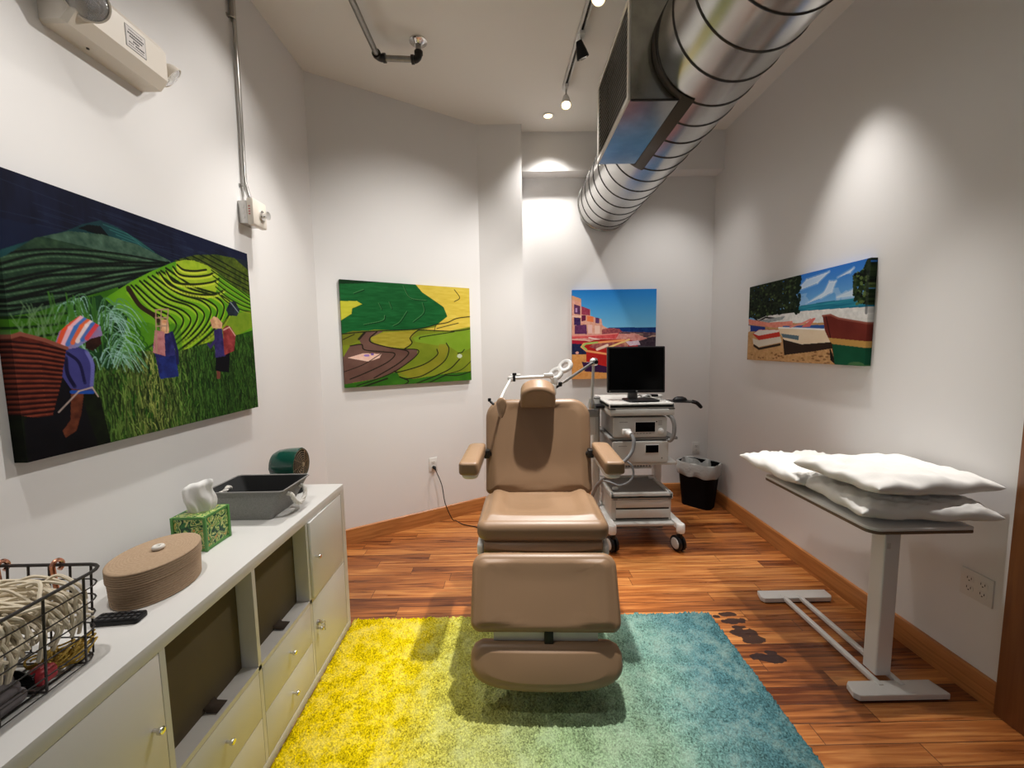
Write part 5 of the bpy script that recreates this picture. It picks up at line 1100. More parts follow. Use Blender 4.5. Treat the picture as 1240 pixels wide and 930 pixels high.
# leg rest and foot rest
def pad(p0, p1, w, t, er, radii, name, crown, outl=None):
    p0, p1 = Vector(p0), Vector(p1); yv = (p0-p1).normalized(); zv = Vector((1, 0, 0)).cross(yv); T = CT @ axes((p0+p1)/2-zv*t, (1, 0, 0), yv, zv)
    return MB().slab(outl or rrect(w, (p0-p1).length, 0.03, 10, radii=radii), t, er, T, crown=crown, rings=14, ers=7).build(name, M['leather'], ch, ang=60), T
lr, TLr = pad((0, -0.225, 0.590), (0, -0.360, 0.330), 0.605, 0.085, 0.026, [0.040, 0.055, 0.055, 0.040], 'leg_rest', lambda x, y: 0.012*sstep(0.150, 0.225, abs(x))+0.006*sstep(0.03, 0.13, y))
foot_outline = [(0.30, 0.045), (0.285, 0.072), (0.255, 0.086)]+[(0.255-0.51*k/14, 0.086) for k in range(1, 14)]+[(-0.255, 0.086), (-0.285, 0.072), (-0.30, 0.045)]
foot_outline += [(-0.302*math.cos(a)**0.75 if math.cos(a) > 0 else 0.302*(-math.cos(a))**0.75, 0.030-0.118*math.sin(a)**0.62) for a in np.linspace(0.10, PI-0.10, 40)]
foot_outline = foot_outline[::-1] if sum(foot_outline[i-1][0]*foot_outline[i][1]-foot_outline[i][0]*foot_outline[i-1][1] for i in range(len(foot_outline))) < 0 else foot_outline
fr_, TFr = pad((0, -0.352, 0.288), (0, -0.425, 0.132), 0.600, 0.080, 0.030, [0.105, 0.045, 0.045, 0.105], 'foot_rest', lambda x, y: 0.010*max(0.0, 1-(x/0.30)**2)*max(0.0, 1-(y/0.10)**2), foot_outline)
m = MB(); m.box((0, -0.322, 0.300), (0.42, 0.014, 0.075), 0.004, T=CT); m.build('leg_plate', M['ltgrey'], ch)
MB().box((0.012, -0.338, 0.302), (0.036, 0.020, 0.060), 0.003, T=CT).build('leg_hinge', M['black'], ch)
# frame, pedestal and base under the seat
m = MB(); m.slab(rrect(0.590, 0.40, 0.04, 6), 0.050, 0.014, CT @ Matrix.Translation((0, 0.085, 0.535)), rings=3); m.build('seat_frame', M['whiteplastic'], ch)
for sx in (-1, 1): MB().slab(rrect(0.030, 0.095, 0.014, 6), 0.055, 0.012, CT @ Matrix.Translation((sx*0.278, -0.095, 0.530)), rings=3).build('frame_cap', M['whiteplastic'], ch)
m = MB(); m.slab(rrect(0.24, 0.30, 0.05, 6), 0.42, 0.012, CT @ Matrix.Translation((0, 0.13, 0.118)), rings=2); m.build('pedestal', M['whiteplastic'], ch)
m = MB(); m.slab(rrect(0.44, 0.60, 0.07, 6), 0.094, 0.02, CT @ Matrix.Translation((0, 0.17, 0.026)), rings=2); m.build('base', M['ltgrey'], ch)
# arms
for sx in (-1, 1):
    ao = rrect(0.092, 0.395, 0.02, 6, radii=[0.022, 0.022, 0.022, 0.022])
    if sx < 0: ao = rrect(0.092, 0.395, 0.02, 6, radii=[0.020, 0.020, 0.040, 0.022])
    else: ao = rrect(0.092, 0.395, 0.02, 6, radii=[0.022, 0.040, 0.020, 0.020])
    ar = MB().slab(ao, 0.062, 0.014, CT @ Matrix.Translation((sx*0.336, 0.145, 0.866)), rings=6, crown=lambda x, y: 0.004*math.cos(x*20)).build('armrest', M['leather'], ch, ang=60)
    MB().slab(rrect(0.080, 0.34, 0.03, 6), 0.036, 0.020, CT @ Matrix.Translation((sx*0.336, 0.155, 0.834)), rings=4).build('arm_shell', M['whiteplastic'], ar)
    m = MB(); m.box((sx*0.282, 0.315, 0.872), (0.030, 0.05, 0.045), 0.006, T=CT); m.tube([CT @ Vector((sx*0.300, 0.315, 0.872)), CT @ Vector((sx*0.250, 0.350, 0.860))], 0.014, 14); m.build('arm_pivot', M['darkfit'], ar)
# head support side pad on a jointed arm, left of the headrest
hs = MB(); hs.tube([(0.015, 2.305, 1.276), (0.255, 2.325, 1.282)], 0.010, 12); hs.box((0.035, 2.315, 1.292), (0.06, 0.02, 0.012), 0.003); hs.box((0.225, 2.315, 1.289), (0.055, 0.03, 0.022), 0.004)
hs = hs.build('support_bar', M['whiteplastic'], ch)
MB().lathe([(0, -0.016), (0.014, -0.014), (0.018, 0), (0.014, 0.014), (0, 0.016)], Matrix.Translation((0.006, 2.295, 1.272)), 20).build('arm_joint', M['whiteplastic'], ch)
kb_ = MB(); kb_.tube([(0.026, 2.29, 1.296), (0.027, 2.285, 1.258)], 0.007, 10); kb_.box((0.028, 2.285, 1.300), (0.024, 0.012, 0.014), 0.004); kb_.build('clamp_knob', M['black'], ch)
MB().tube([(0.004, 2.285, 1.268), (-0.030, 2.20, 1.215), (-0.050, 2.135, 1.178)], 0.0065, 12).build('support_rod', M['whiteplastic'], ch)
tp = [(0.030*math.sin(a)*(1.0 if math.cos(a) > 0 else 0.92-0.30*abs(math.cos(a))), 0.052*math.cos(a)*(0.78 if math.cos(a) > 0 else 1.32)) for a in np.linspace(0, 2*PI, 40)[:-1]][::-1]
MB().slab(tp, 0.034, 0.015, axes((-0.052, 2.130, 1.148), (0.90, -0.42, 0), (0.05, 0.10, 0.99), (0.42, -0.90, 0.07)), rings=6).build('side_pad', M['leather'], ch, ang=60)
m = MB(); m.tube([(-0.108, 2.20, 1.158), (-0.088, 2.19, 1.142)], 0.007, 10); m.box((-0.112, 2.202, 1.166), (0.018, 0.012, 0.020), 0.004); m.build('pad_knob', M['black'], ch)
m = MB(); m.lathe([(0, 0), (0.013, 0.001), (0.016, 0.02), (0.012, 0.045), (0, 0.047)], Matrix.Translation((0.262, 2.315, 1.232)), 16); m.box((0.256, 2.31, 1.205), (0.022, 0.02, 0.06), 0.004); m.build('bar_bracket', M['ltgrey'], ch)

# mains cord of the chair, plugged into the slanted wall outlet
w0 = TO @ Vector((0.003, -0.046, -0.036)); pv = TO @ Vector((0, -0.0085, -0.020))
pc = MB().tube(smoothpath([w0, w0+Vector((0.05, -0.02, -0.12)), w0+Vector((0.075, -0.03, -0.27)), w0+Vector((0.13, -0.04, -0.40)), (-0.46, 3.22, 0.030), (-0.40, 3.20, 0.006), (-0.28, 3.14, 0.006), (-0.15, 3.0, 0.006), (0.0, 2.75, 0.006), (0.08, 2.30, 0.012)], 10), 0.0036, 8).build('power_cord', M['black'], ch); pc['label'] = 'black mains cord'
MB().tube([pv, TO @ Vector((0, -0.030, -0.020)), TO @ Vector((0, -0.040, -0.024)), TO @ Vector((0.003, -0.046, -0.036))], [0.013, 0.014, 0.010, 0.005], 12).build('plug', M['black'], pc)

# ================================================================== EQUIPMENT CART
QX0, QX1, QY0, QY1 = 0.712, 1.172, 2.80, 3.20
ct = thing('equipment_cart', 'grey medical equipment cart on castors beside the treatment chair', 'cart', (0.94, 3.0, 0))
m = MB(); m.slab(rrect(0.46, 0.56, 0.02, 5), 0.022, 0.006, Matrix.Translation((0.942, 3.045, 0.165)), rings=2); m.build('base_plate', M['ltgrey'], ct)
for sx in (-1, 1):
    x = 0.942+sx*0.222; l = MB()
    x0b, x1b = 0.942+sx*0.222, 0.942+sx*0.240
    pts = [(x0b-0.024, 3.36), (x1b-0.026, 2.72), (x1b-0.014, 2.695), (x1b+0.014, 2.695), (x1b+0.026, 2.72), (x0b+0.024, 3.36)]
    l.slab(pts, 0.045, 0.010, Matrix.Translation((0, 0, 0.158)), rings=2)
    l.lathe([(0, 0.140), (0.026, 0.140), (0.029, 0.150), (0.029, 0.196), (0.024, 0.204), (0, 0.206)], Matrix.Translation((x1b, 2.715, 0)), 24)
    l.build('foot_rail', M['whiteplastic'], ct)
m = MB(); m.bb(0.745, 1.13, 2.90, 2.93, 0.085, 0.165, 0.003); m.bb(1.09, 1.13, 2.93, 3.30, 0.085, 0.165, 0.003); m.build('base_box', M['midgrey'], ct)
def castor(x, y, rot):
    T = Matrix.Translation((x, y, 0)) @ Matrix.Rotation(rot, 4, 'Z')
    k = MB(); k.tube([T @ Vector((0, 0, 0.145)), T @ Vector((0, 0.0, 0.100))], 0.013, 14)
    for sx in (-1, 1): k.tube([T @ Vector((sx*0.016, 0.022+0.048*math.sin(a), 0.056+0.048*math.cos(a))) for a in np.linspace(-1.3, 1.5, 14)], 0.007, 8)
    k = k.build('castor', M['black'], ct)
    for sx in (-1, 1):
        W = T @ axes((sx*0.006, 0.020, 0.0565), (0, 1, 0), (0, 0, 1), (sx, 0, 0))
        MB().lathe([(0, 0), (0.050, 0), (0.055, 0.003), (0.055, 0.018), (0.050, 0.022), (0.042, 0.022), (0, 0.021)], W, 36).build('wheel', M['black'], k)
        MB().lathe([(0, 0.0215), (0.040, 0.0225), (0.036, 0.0265), (0.012, 0.0285), (0, 0.0285)], W, 32).build('wheel_cap', M['ltgrey'], k)
castor(0.712, 2.715, 0.30); castor(1.182, 2.715, 0.30); castor(0.722, 3.33, 0.2); castor(1.162, 3.33, -0.3)
# rear columns
m = MB(); m.slab(rrect(0.060, 0.075, 0.016, 5), 0.875, 0.006, Matrix.Translation((0.660, 3.08, 0.175)), rings=2); m.build('column', M['ltgrey'], ct)
m = MB(); m.slab(rrect(0.060, 0.075, 0.016, 5), 0.875, 0.006, Matrix.Translation((1.200, 3.24, 0.175)), rings=2); m.build('column', M['ltgrey'], ct)
m = MB(); m.slab(rrect(0.064, 0.079, 0.018, 5), 0.014, 0.006, Matrix.Translation((0.660, 3.08, 1.050)), rings=3); m.build('column_cap', M['midgrey'], ct)
m = MB(); m.bb(0.635, 0.720, 2.955, 3.05, 0.990, 1.012, 0.006); m.build('shelf_clamp', M['black'], ct)
m = MB(); m.bb(0.664, 0.676, 3.04, 3.05, 0.22, 0.98, 0.002); m.build('column_rail', M['ltgrey'], ct)
# shelves between the columns
for z, n_ in ((0.596, 'lower_shelf'), (0.780, 'upper_shelf')):
    m = MB(); m.bb(0.700, 1.190, 2.815, 3.24, z, z+0.020, 0.004); m.build(n_, M['ltgrey'] if z < 0.7 else M['midgrey'], ct)
# perforated rear panel
m = MB(); px0, px1, pz0, pz1 = 0.75, 1.16, 0.44, 0.56; y = 3.235
m.bb(px0, px1, y, y+0.004, pz0, pz1); pn = m.build('rear_panel', M['whiteplastic'], ct)
m = MB()
for i in range(16):
    for j in range(4): m.lathe([(0, 0), (0.0075, 0), (0.0075, 0.001), (0, 0.001)], axes((px0+0.03+i*0.024, y-0.0005, pz0+0.022+j*0.026), (1, 0, 0), (0, 0, 1), (0, -1, 0)), 10)
m.build('perforations', M['midgrey'], pn)
# drawer unit with tray top
du = MB(); du.bb(0.716, 1.150, 2.805, 3.19, 0.190, 0.352, 0.008)
du = du.build('drawer_unit', M['ltgrey'], ct)
for za, zb in ((0.290, 0.350), (0.214, 0.276)): MB().bb(0.750, 1.132, 2.796, 2.812, za, zb, 0.003).build('drawer_front', M['ltgrey'], du)
m = MB(); m.bb(0.750, 1.132, 2.8035, 2.806, 0.277, 0.289); m.bb(0.750, 1.132, 2.8035, 2.806, 0.198, 0.213); m.bb(0.73, 0.76, 2.796, 2.806, 0.350, 0.358, 0.002); m.bb(1.125, 1.15, 2.796, 2.806, 0.350, 0.358, 0.002); m.build('drawer_gap', M['slot'], du)
def tray(x0, x1, y0, y1, z0, z1, name, mt, rim=0.030, depth=0.016):
    m = MB(); m.bb(x0, x1, y0, y1, z0, z1-depth, 0.006)
    for (a, b_, c, d_) in ((x0, x1, y0, y0+rim), (x0, x1, y1-rim, y1), (x0, x0+rim, y0, y1), (x1-rim, x1, y0, y1)): m.bb(a, b_, c, d_, z0, z1, 0.007)
    return m.build(name, mt, ct)
tray(0.708, 1.156, 2.790, 3.20, 0.356, 0.400, 'tray_top', M['ltgrey'])
MB().bb(0.740, 1.124, 2.822, 3.168, 0.3842, 0.3862).build('tray_mat', M['midgrey'], ct)
for (xa, ya) in ((0.770, 2.90), (0.800, 3.17), (1.120, 3.14)): MB().slab(rrect(0.045, 0.035, 0.014, 4), 0.022, 0.009, Matrix.Translation((xa, ya, 0.387)), rings=3).build('tray_clip', M['whiteplastic'], ct)
# top deck: keyboard drawer and lid
tray(0.697, 1.156, 2.80, 3.32, 1.008, 1.046, 'top_deck', M['ltgrey'], 0.02, 0.005)
m = MB(); m.bb(0.700, 1.156, 2.795, 3.30, 0.958, 1.004, 0.007); m.build('keyboard_drawer', M['ltgrey'], ct)
m = MB(); m.bb(0.697, 0.740, 2.793, 2.85, 1.0025, 1.009, 0.002); m.bb(1.115, 1.158, 2.793, 2.85, 1.0025, 1.009, 0.002); m.build('deck_seam', M['slot'], ct)
hn = smoothpath([(1.115, 2.82, 0.962), (1.138, 2.80, 0.940), (1.152, 2.79, 0.890), (1.150, 2.79, 0.820), (1.134, 2.80, 0.780), (1.118, 2.81, 0.778)], 6)
MB().tube(hn, 0.0145, 12).build('side_handle', M['midgrey'], ct)
# devices on the shelves
def device(name, label, x0, x1, y0, y1, z0, z1, screen, knob, plug, group=None):
    t = thing(name, label, 'medical device', ((x0+x1)/2, (y0+y1)/2, z0))
    MB().bb(x0, x1, y0+0.010, y1, z0+0.008, z1, 0.006).build('device_case', M['midgrey'], t)
    fp = MB().slab(rrect(x1-x0, z1-z0, 0.014, 5), 0.014, 0.006, axes(((x0+x1)/2, y0+0.012, (z0+z1)/2), (1, 0, 0), (0, 0, 1), (0, -1, 0)), rings=3).build('front_panel', M['ltgrey'], t)
    sx0, sx1, sz0, sz1 = screen
    MB().bb(sx0-0.004, sx1+0.004, y0-0.004, y0, sz0-0.004, sz1+0.004, 0.002).build('display_frame', M['whiteplastic'], fp)
    MB().bb(sx0, sx1, y0-0.005, y0-0.0035, sz0, sz1, 0.0008).build('display', M['display'], fp)
    tx = MB(); q = x0+0.045
    for k in range(9): tx.bb(q, q+0.0045, y0-0.0027, y0-0.0018, z1-0.036, z1-0.030); q += 0.0065
    tx.build('faint_lettering', M['midgrey'], fp)
    for fx in (x0+0.05, x1-0.05):
        for fy in (y0+0.05, y1-0.05): MB().lathe([(0, 0), (0.012, 0), (0.012, 0.009), (0, 0.009)], Matrix.Translation((fx, fy, z0)), 14).build('foot', M['black'], t)
    return t, fp
d1, f1 = device('stimulator_unit', 'upper grey device on the cart with a wide dark display, dial and plugged hose', 0.728, 1.110, 2.812, 3.20, 0.801, 0.944, (0.885, 1.024, 0.840, 0.910), True, True)
MB().lathe([(0, 0), (0.020, 0), (0.019, 0.010), (0.012, 0.012), (0.011, 0.020), (0, 0.021)], axes((1.066, 2.810, 0.846), (1, 0, 0), (0, 0, 1), (0, -1, 0)), 24).build('dial', M['whiteplastic'], f1)
m = MB()
for k in range(3): m.bb(1.046, 1.074, 2.8085, 2.8105, 0.887+0.013*k, 0.892+0.013*k, 0.0006)
for k in range(6): m.bb(0.872+0.022*k, 0.886+0.022*k, 2.8085, 2.8105, 0.826, 0.831, 0.0006)
m.build('buttons', M['midgrey'], f1)
MB().lathe([(0, 0), (0.005, 0), (0.005, 0.002), (0, 0.002)], axes((1.034, 2.810, 0.912), (1, 0, 0), (0, 0, 1), (0, -1, 0)), 12).build('indicator', M['slot'], f1)
d2, f2 = device('power_unit', 'lower grey device on the cart with a small dark display', 0.722, 1.122, 2.808, 3.20, 0.617, 0.772, (0.958, 1.050, 0.690, 0.745), False, False)
MB().lathe([(0, 0), (0.004, 0), (0.004, 0.002), (0, 0.002)], axes((1.075, 2.806, 0.650), (1, 0, 0), (0, 0, 1), (0, -1, 0)), 12).build('indicator', M['slot'], f2)
hz_ = thing('device_hose', 'thick grey hose plugged into the upper device and looping beside the chair arm', 'hose', (0.80, 2.72, 0.50))
m = MB(); m.box((0.815, 2.785, 0.846), (0.062, 0.040, 0.042), 0.010); m.tube([(0.820, 2.775, 0.845), (0.836, 2.742, 0.836)], [0.022, 0.018], 14); m.build('connector', M['whiteplastic'], hz_)
MB().tube(smoothpath([(0.836, 2.742, 0.836), (0.846, 2.715, 0.800), (0.832, 2.70, 0.735), (0.785, 2.68, 0.680), (0.735, 2.68, 0.640), (0.672, 2.72, 0.560), (0.622, 2.80, 0.470), (0.600, 2.86, 0.380), (0.570, 2.88, 0.300), (0.52, 2.90, 0.22)], 8), 0.0125, 12).build('hose', M['greycable'], hz_)
MB().tube(smoothpath([(0.808, 2.792, 0.640), (0.800, 2.745, 0.652), (0.830, 2.71, 0.630), (0.838, 2.69, 0.570), (0.800, 2.67, 0.525), (0.735, 2.66, 0.505), (0.680, 2.68, 0.520), (0.645, 2.74, 0.515)], 8), 0.0075, 10).build('thin_hose', M['greycable'], hz_)
# monitor on the top deck
mo = thing('monitor', 'black flat monitor standing on top of the equipment cart', 'monitor', (0.945, 3.02, 1.041))
TM_ = Matrix.Translation((0.943, 3.00, 1.270)) @ Matrix.Rotation(math.radians(-4), 4, 'Z') @ Matrix.Rotation(math.radians(-3), 4, 'X')
MB().box((0, 0.012, 0), (0.424, 0.036, 0.345), 0.008, T=TM_).build('monitor_case', M['black'], mo)
MB().box((0, -0.0062, 0.006), (0.398, 0.002, 0.310), 0.0006, T=TM_).build('screen', M['screen'], mo)
MB().slab([(0.008*math.cos(a), 0.004*math.sin(a)) for a in np.linspace(0, 2*PI, 20)[:-1]], 0.001, 0.0004, TM_ @ axes((0.005, -0.0062, -0.160), (1, 0, 0), (0, 0, 1), (0, -1, 0)), rings=2).build('oval_badge', M['midgrey'], mo)
MB().box((-0.194, -0.0065, -0.160), (0.008, 0.001, 0.006), 0.0003, T=TM_).build('power_mark', M['midgrey'], mo)
m = MB(); m.box((0.932, 3.045, 1.110), (0.072, 0.030, 0.130), 0.006); m.build('monitor_neck', M['midgrey'], mo)
m = MB(); m.slab(rrect(0.235, 0.185, 0.03, 6), 0.012, 0.005, Matrix.Translation((0.968, 2.965, 1.0415)) @ Matrix.Rotation(math.radians(6), 4, 'Z'), rings=3); m.build('monitor_base', M['black'], mo)
pw = MB(); pw.tube(smoothpath([(0.972, 3.10, 1.052), (0.995, 3.06, 1.072), (1.02, 3.09, 1.052), (1.06, 3.06, 1.07), (1.09, 3.10, 1.055), (1.03, 3.13, 1.052)], 8), 0.006, 8)
tag(pw.build('white_cable', M['whiteplastic'], origin=(1.03, 3.09, 1.045)), 'white cable bunched on the cart deck behind the monitor base', 'cable')
sc_ = MB(); sc_.box((1.105, 3.10, 1.062), (0.085, 0.03, 0.020), 0.006, T=Matrix.Translation((1.105, 3.1, 1.06)) @ Matrix.Rotation(-0.35, 4, 'Z') @ Matrix.Translation((-1.105, -3.1, -1.06)))
tag(sc_.build('card_reader', M['black'], origin=(1.105, 3.10, 1.052)), 'small black stick on the cart deck right of the monitor base', 'device')
ma = MB(); ma.slab([(-0.09, -0.055), (0.05, -0.06), (0.10, -0.045), (0.12, 0.0), (0.10, 0.045), (0.05, 0.06), (-0.09, 0.055)], 0.008, 0.003, axes((1.265, 2.97, 1.028), (1, 0, -0.03), (0, 1, 0), (0.03, 0, 1)), rings=3)
ma.tube(smoothpath([(1.35, 2.96, 1.030), (1.385, 2.955, 1.018), (1.412, 2.95, 0.990), (1.418, 2.95, 0.984)], 6), [0.014]*12+[0.012]*4+[0.009]*3, 8)
ma.bb(1.150, 1.185, 2.95, 2.99, 1.020, 1.034, 0.003); ma.build('mouse_tray', M['black'], ct)
ms = MB(); ms.lathe([(0, 0.030), (0.4, 0.028), (0.75, 0.020), (0.95, 0.008), (1.0, 0), (0, 0)], Matrix.Translation((1.262, 2.965, 1.0395)) @ Matrix.Diagonal((0.055, 0.034, 1.0, 1)), 28)
tag(ms.build('computer_mouse', M['black'], origin=(1.262, 2.965, 1.0395)), 'black computer mouse on the tray at the right of the cart', 'mouse')
# jointed arm clamped at the left of the cart
am = thing('coil_arm', 'jointed steel holding arm at the left of the equipment cart', 'support arm', (0.600, 2.98, 0.94))
J = Vector((0.610, 2.92, 1.335)); E_ = Vector((0.318, 2.46, 1.226))
MB().tube([(0.600, 2.94, 1.015), (0.603, 2.935, 1.07), J], [0.014, 0.012, 0.010], 14).build('lower_rod', M['steel'], am)
MB().lathe([(0, -0.03), (0.020, -0.028), (0.026, -0.010), (0.022, 0.02), (0.014, 0.045), (0, 0.046)], Matrix.Translation((0.599, 2.94, 1.020)), 22).build('lower_joint', M['steel'], am)
m = MB(); m.bb(0.572, 0.648, 2.925, 2.985, 0.930, 0.982, 0.005); m.bb(0.632, 0.648, 2.97, 3.042, 0.935, 0.975, 0.003); m.build('arm_mount', M['pipe'], am)
MB().bb(0.566, 0.634, 2.955, 3.010, 0.79, 0.930, 0.004).build('mount_plate', M['whiteplastic'], am)
m = MB(); m.lathe([(0, -0.026), (0.022, -0.024), (0.030, -0.008), (0.030, 0.010), (0.024, 0.026), (0, 0.028)], axes(J, (0, 1, 0), (0, 0, 1), (1, 0, 0)), 26); m.build('elbow_joint', M['steel'], am)
MB().lathe([(0, 0), (0.014, 0), (0.014, 0.006), (0, 0.007)], axes(J+Vector((0.012, -0.027, 0)), (1, 0, 0), (0, 0, 1), (0.3, -1, 0)), 18).build('joint_cap', M['black'], am)
q = E_+(J-E_)*0.16
MB().tube([J, q], [0.0095, 0.0095], 14).tube([q, q+(E_-J)*0.05, E_], [0.012, 0.010, 0.005], 12).build('upper_rod', M['steel'], am)
m = MB(); m.lathe([(0, -0.016), (0.011, -0.012), (0.013, 0), (0.011, 0.012), (0, 0.016)], Matrix.Translation(E_+Vector((-0.008, 0, -0.004))), 16); m.build('wrist_joint', M['darkfit'], am)
# figure-of-eight coil in the arm's grip
ck = thing('stimulation_coil', 'white figure eight coil with two holes held by the steel arm', 'coil', (0.262, 2.43, 1.20))
C1, C2 = Vector((0.279, 2.42, 1.288)), Vector((0.336, 2.42, 1.334))
xv = (C2-C1).normalized(); nv = Vector((-0.62, -0.62, 0.48)); nv = (nv-xv*nv.dot(xv)).normalized(); yv = nv.cross(xv)
L_ = (C2-C1).length
def ring_part(cx0):
    m = MB(); ro_, ri_ = 0.047, 0.023; Tk = axes((C1+C2)/2-nv*0.012, xv, yv, nv)
    m.lathe([(ri_, 0.002), (ri_+0.003, 0.0), (ro_-0.006, 0.0), (ro_, 0.006), (ro_, 0.018), (ro_-0.006, 0.024), (ri_+0.003, 0.024), (ri_, 0.022), (ri_, 0.002)], Tk @ Matrix.Translation((cx0, 0, 0)), 40)
    return m
ring_part(-L_/2).build('coil_ring', M['whiteplastic'], ck); ring_part(L_/2).build('coil_ring', M['whiteplastic'], ck)
hp = C1-yv*0.0
pth = [C1+(Vector((0.262, 2.43, 1.20))-C1)*t for t in (0.45, 0.7, 1.0)]
MB().tube(pth, [0.024, 0.020, 0.014], 16).build('coil_handle', M['whiteplastic'], ck)
MB().tube([Vector((0.262, 2.43, 1.206)), Vector((0.258, 2.43, 1.190))], 0.0155, 14).build('handle_band', M['black'], ck)
MB().tube([Vector((0.262, 2.43, 1.196)), Vector((0.300, 2.445, 1.214))], 0.008, 10).build('grip_stub', M['darkfit'], ck)

# ================================================================== WASTE BIN
wbn = thing('waste_bin', 'black waste bin with clear liner in the back right corner', 'waste bin', (1.695, 3.54, 0))
TWb = Matrix.Translation((1.690, 3.535, 0)) @ Matrix.Rotation(math.radians(-47), 4, 'Z')
def bring(w, h, z, r): return [tuple(TWb @ Vector((x, y, z))) for x, y in rrect(w, h, r, 6)]
loft([bring(0.255, 0.165, 0.001, 0.05), bring(0.325, 0.225, 0.385, 0.06), bring(0.335, 0.235, 0.390, 0.06), bring(0.335, 0.235, 0.398, 0.06), bring(0.317, 0.217, 0.398, 0.055), bring(0.250, 0.160, 0.010, 0.045)], True, True).build('bin_body', M['bin'], wbn, ang=50)
rb = np.random.default_rng(9); rings = []
for (w, h, z, wob) in ((0.327, 0.226, 0.285, 0.004), (0.338, 0.237, 0.300, 0.003), (0.343, 0.242, 0.345, 0.003), (0.346, 0.245, 0.392, 0.002), (0.340, 0.239, 0.404, 0.002), (0.322, 0.222, 0.402, 0.003), (0.292, 0.195, 0.330, 0.011), (0.255, 0.165, 0.22, 0.016), (0.215, 0.13, 0.12, 0.014)):
    r_ = resamp(bring(w, h, z, 0.06), 72); ph = rb.uniform(0, 6)
    rings.append([p+(TWb.to_3x3() @ Vector((math.cos(k/72*2*PI), math.sin(k/72*2*PI), 0)))*wob*(math.sin(5*k/72*2*PI+ph)+0.6*math.sin(11*k/72*2*PI+ph*2))*0.7+Vector((0, 0, wob*1.5*math.sin(7*k/72*2*PI+ph))) for k, p in enumerate(r_)])
m = MB(); vs = [v for r_ in rings for v in r_]; n = 72; fs = [[q*n+k, q*n+(k+1) % n, (q+1)*n+(k+1) % n, (q+1)*n+k] for q in range(len(rings)-1) for k in range(n)]
m.raw(vs, fs).build('bin_liner', M['liner'], wbn, ang=60)

# ================================================================== OVERBED TABLE AND PILLOWS
ot = thing('overbed_table', 'white height adjustable overbed table along the right wall', 'table', (1.56, 1.80, 0))
TZ = 0.752
to = rrect(0.395, 0.655, 0.03, 8, radii=[0.012, 0.03, 0.03, 0.045])
MB().slab(to, 0.013, 0.004, Matrix.Translation((1.5545, 1.782, TZ-0.013)), rings=2).build('tabletop', M['white'], ot)
MB().slab([(x*0.999, y*0.999) for x, y in to], 0.012, 0.004, Matrix.Translation((1.5545, 1.782, TZ-0.0255)), rings=2).build('tabletop_edge', M['tabwood'], ot)
m = MB(); m.slab(rrect(0.066, 0.066, 0.006, 4), 0.69, 0.002, Matrix.Translation((1.575, 1.622, 0.035)), rings=2); m.build('column', M['white'], ot)
m = MB(); m.bb(1.47, 1.68, 1.58, 1.98, 0.700, TZ-0.026, 0.004); m.build('top_bracket', M['white'], ot)
m = MB(); m.bb(1.60, 1.70, 1.60, 1.615, 0.690, 0.708, 0.003); m.build('height_lever', M['white'], ot)
MB().bb(1.550, 1.566, 1.5885, 1.590, 0.60, 0.625, 0.0005).build('column_sticker', M['ltgrey'], ot)
def foot(p):
    m = MB(); m.slab(p, 0.026, 0.004, Matrix.Translation((0, 0, 0.004)), rings=2); f = m.build('foot', M['white'], ot)
    m = MB(); c = sum((Vector(q) for q in p), Vector((0, 0)))/len(p); m.slab([tuple(c+(Vector(q)-c)*0.97) for q in p], 0.006, 0.002, Matrix.Translation((0, 0, 0.0005)), rings=2); m.build('foot_pad', M['black'], f)
foot([(1.385, 1.515), (1.400, 1.498), (1.765, 1.498), (1.750, 1.572), (1.410, 1.572), (1.395, 1.56)]); foot([(1.40, 2.150), (1.412, 2.130), (1.785, 2.130), (1.80, 2.150), (1.80, 2.205), (1.415, 2.205)])
for x in (1.528, 1.618): MB().bb(x-0.011, x+0.011, 1.545, 2.16, 0.014, 0.034, 0.004).build('base_rail', M['white'], ot)
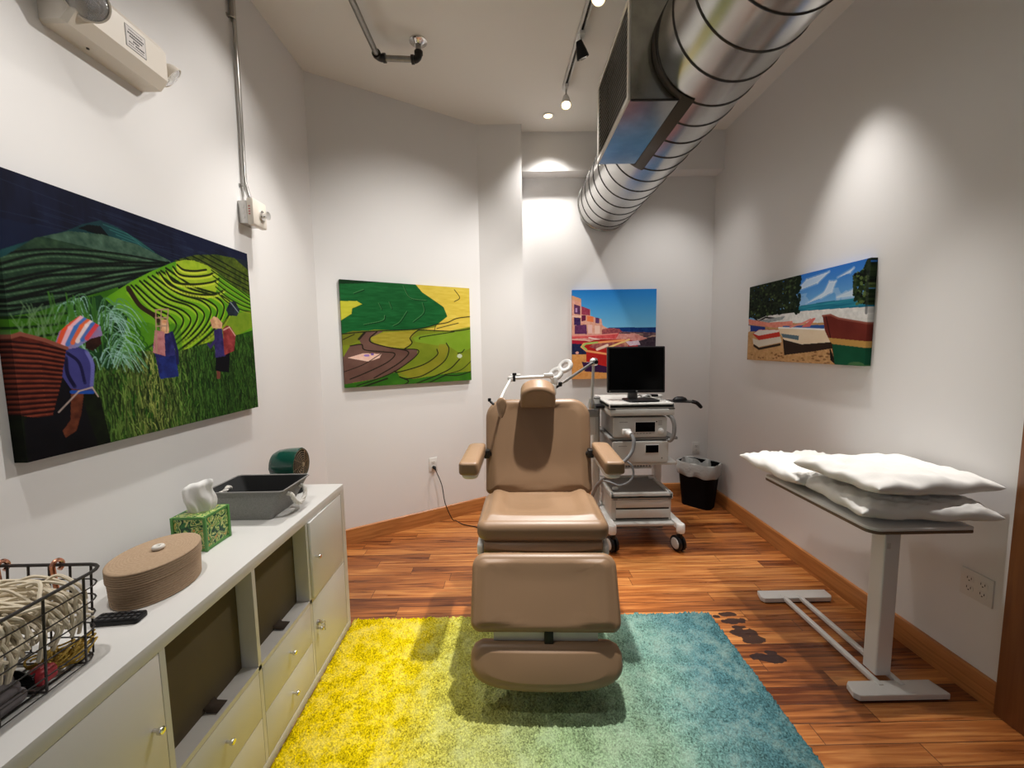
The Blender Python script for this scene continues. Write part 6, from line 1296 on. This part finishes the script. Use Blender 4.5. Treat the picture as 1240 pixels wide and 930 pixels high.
def pillow(label, c, w, h, t, rot, seed, tilt=(0, 0), corner=1.0, mask=None):
    T = Matrix.Translation(c) @ Matrix.Rotation(math.radians(rot), 4, 'Z') @ Matrix.Rotation(tilt[0], 4, 'X') @ Matrix.Rotation(tilt[1], 4, 'Y'); n = 46
    r = np.random.default_rng(seed); ks = [(r.normal(0, 1), r.normal(0, 1), r.uniform(0, 6), r.uniform(8, 22)) for _ in range(7)]
    def P(u, v, side):
        e = max(0.0, (1-abs(u)**3.2))*max(0.0, (1-abs(v)**3.2)); pr = e**0.36
        pin = 1-0.045*(1-v*v)*abs(u)**2*0.6; pin2 = 1-0.050*(1-u*u)*abs(v)**2*0.6
        x, y = u*w/2*pin, v*h/2*pin2
        wr = sum(0.0030*math.sin(k[3]*(k[0]*u+k[1]*v)+k[2]) for k in ks)*e**0.3
        edge = 0.006*math.sin(9*u+seed)*abs(v)**6+0.006*math.sin(8*v+seed*2)*abs(u)**6
        rad = sum(0.0035*math.exp(-((abs(u)-abs(v))*5+k[2]-3)**2) for k in ks[:3])*(abs(u)*abs(v))
        return Vector((x, y, side*(t/2*pr+(wr+rad*e**0.3)*(1 if side > 0 else 0.3))+edge))
    vs = []; fs = []
    for side in (1, -1):
        b0 = len(vs)
        for j in range(n+1):
            for i in range(n+1): vs.append(P(math.sin(PI/2*(i/n*2-1)), math.sin(PI/2*(j/n*2-1)), side))
        for j in range(n):
            for i in range(n): fs.append([b0+j*(n+1)+i, b0+j*(n+1)+i+1, b0+(j+1)*(n+1)+i+1, b0+(j+1)*(n+1)+i])
    m = MB().raw(vs, fs, T)
    return tag(m.build('pillow', M['pillow'], origin=c, ang=75), label, 'pillow', 'white pillows on the overbed table')
pillow('flat white pillow at the far end of the overbed table, overhanging its corner', (1.560, 2.045, TZ+0.053), 0.50, 0.42, 0.092, 4, 4, (0.02, 0.03))
pillow('lower of two stacked white pillows at the near end of the table', (1.600, 1.640, TZ+0.050), 0.49, 0.38, 0.088, -6, 15)
pillow('topmost white pillow of the near stack on the overbed table', (1.605, 1.665, TZ+0.145), 0.51, 0.42, 0.090, 3, 27, (-0.02, 0.02))
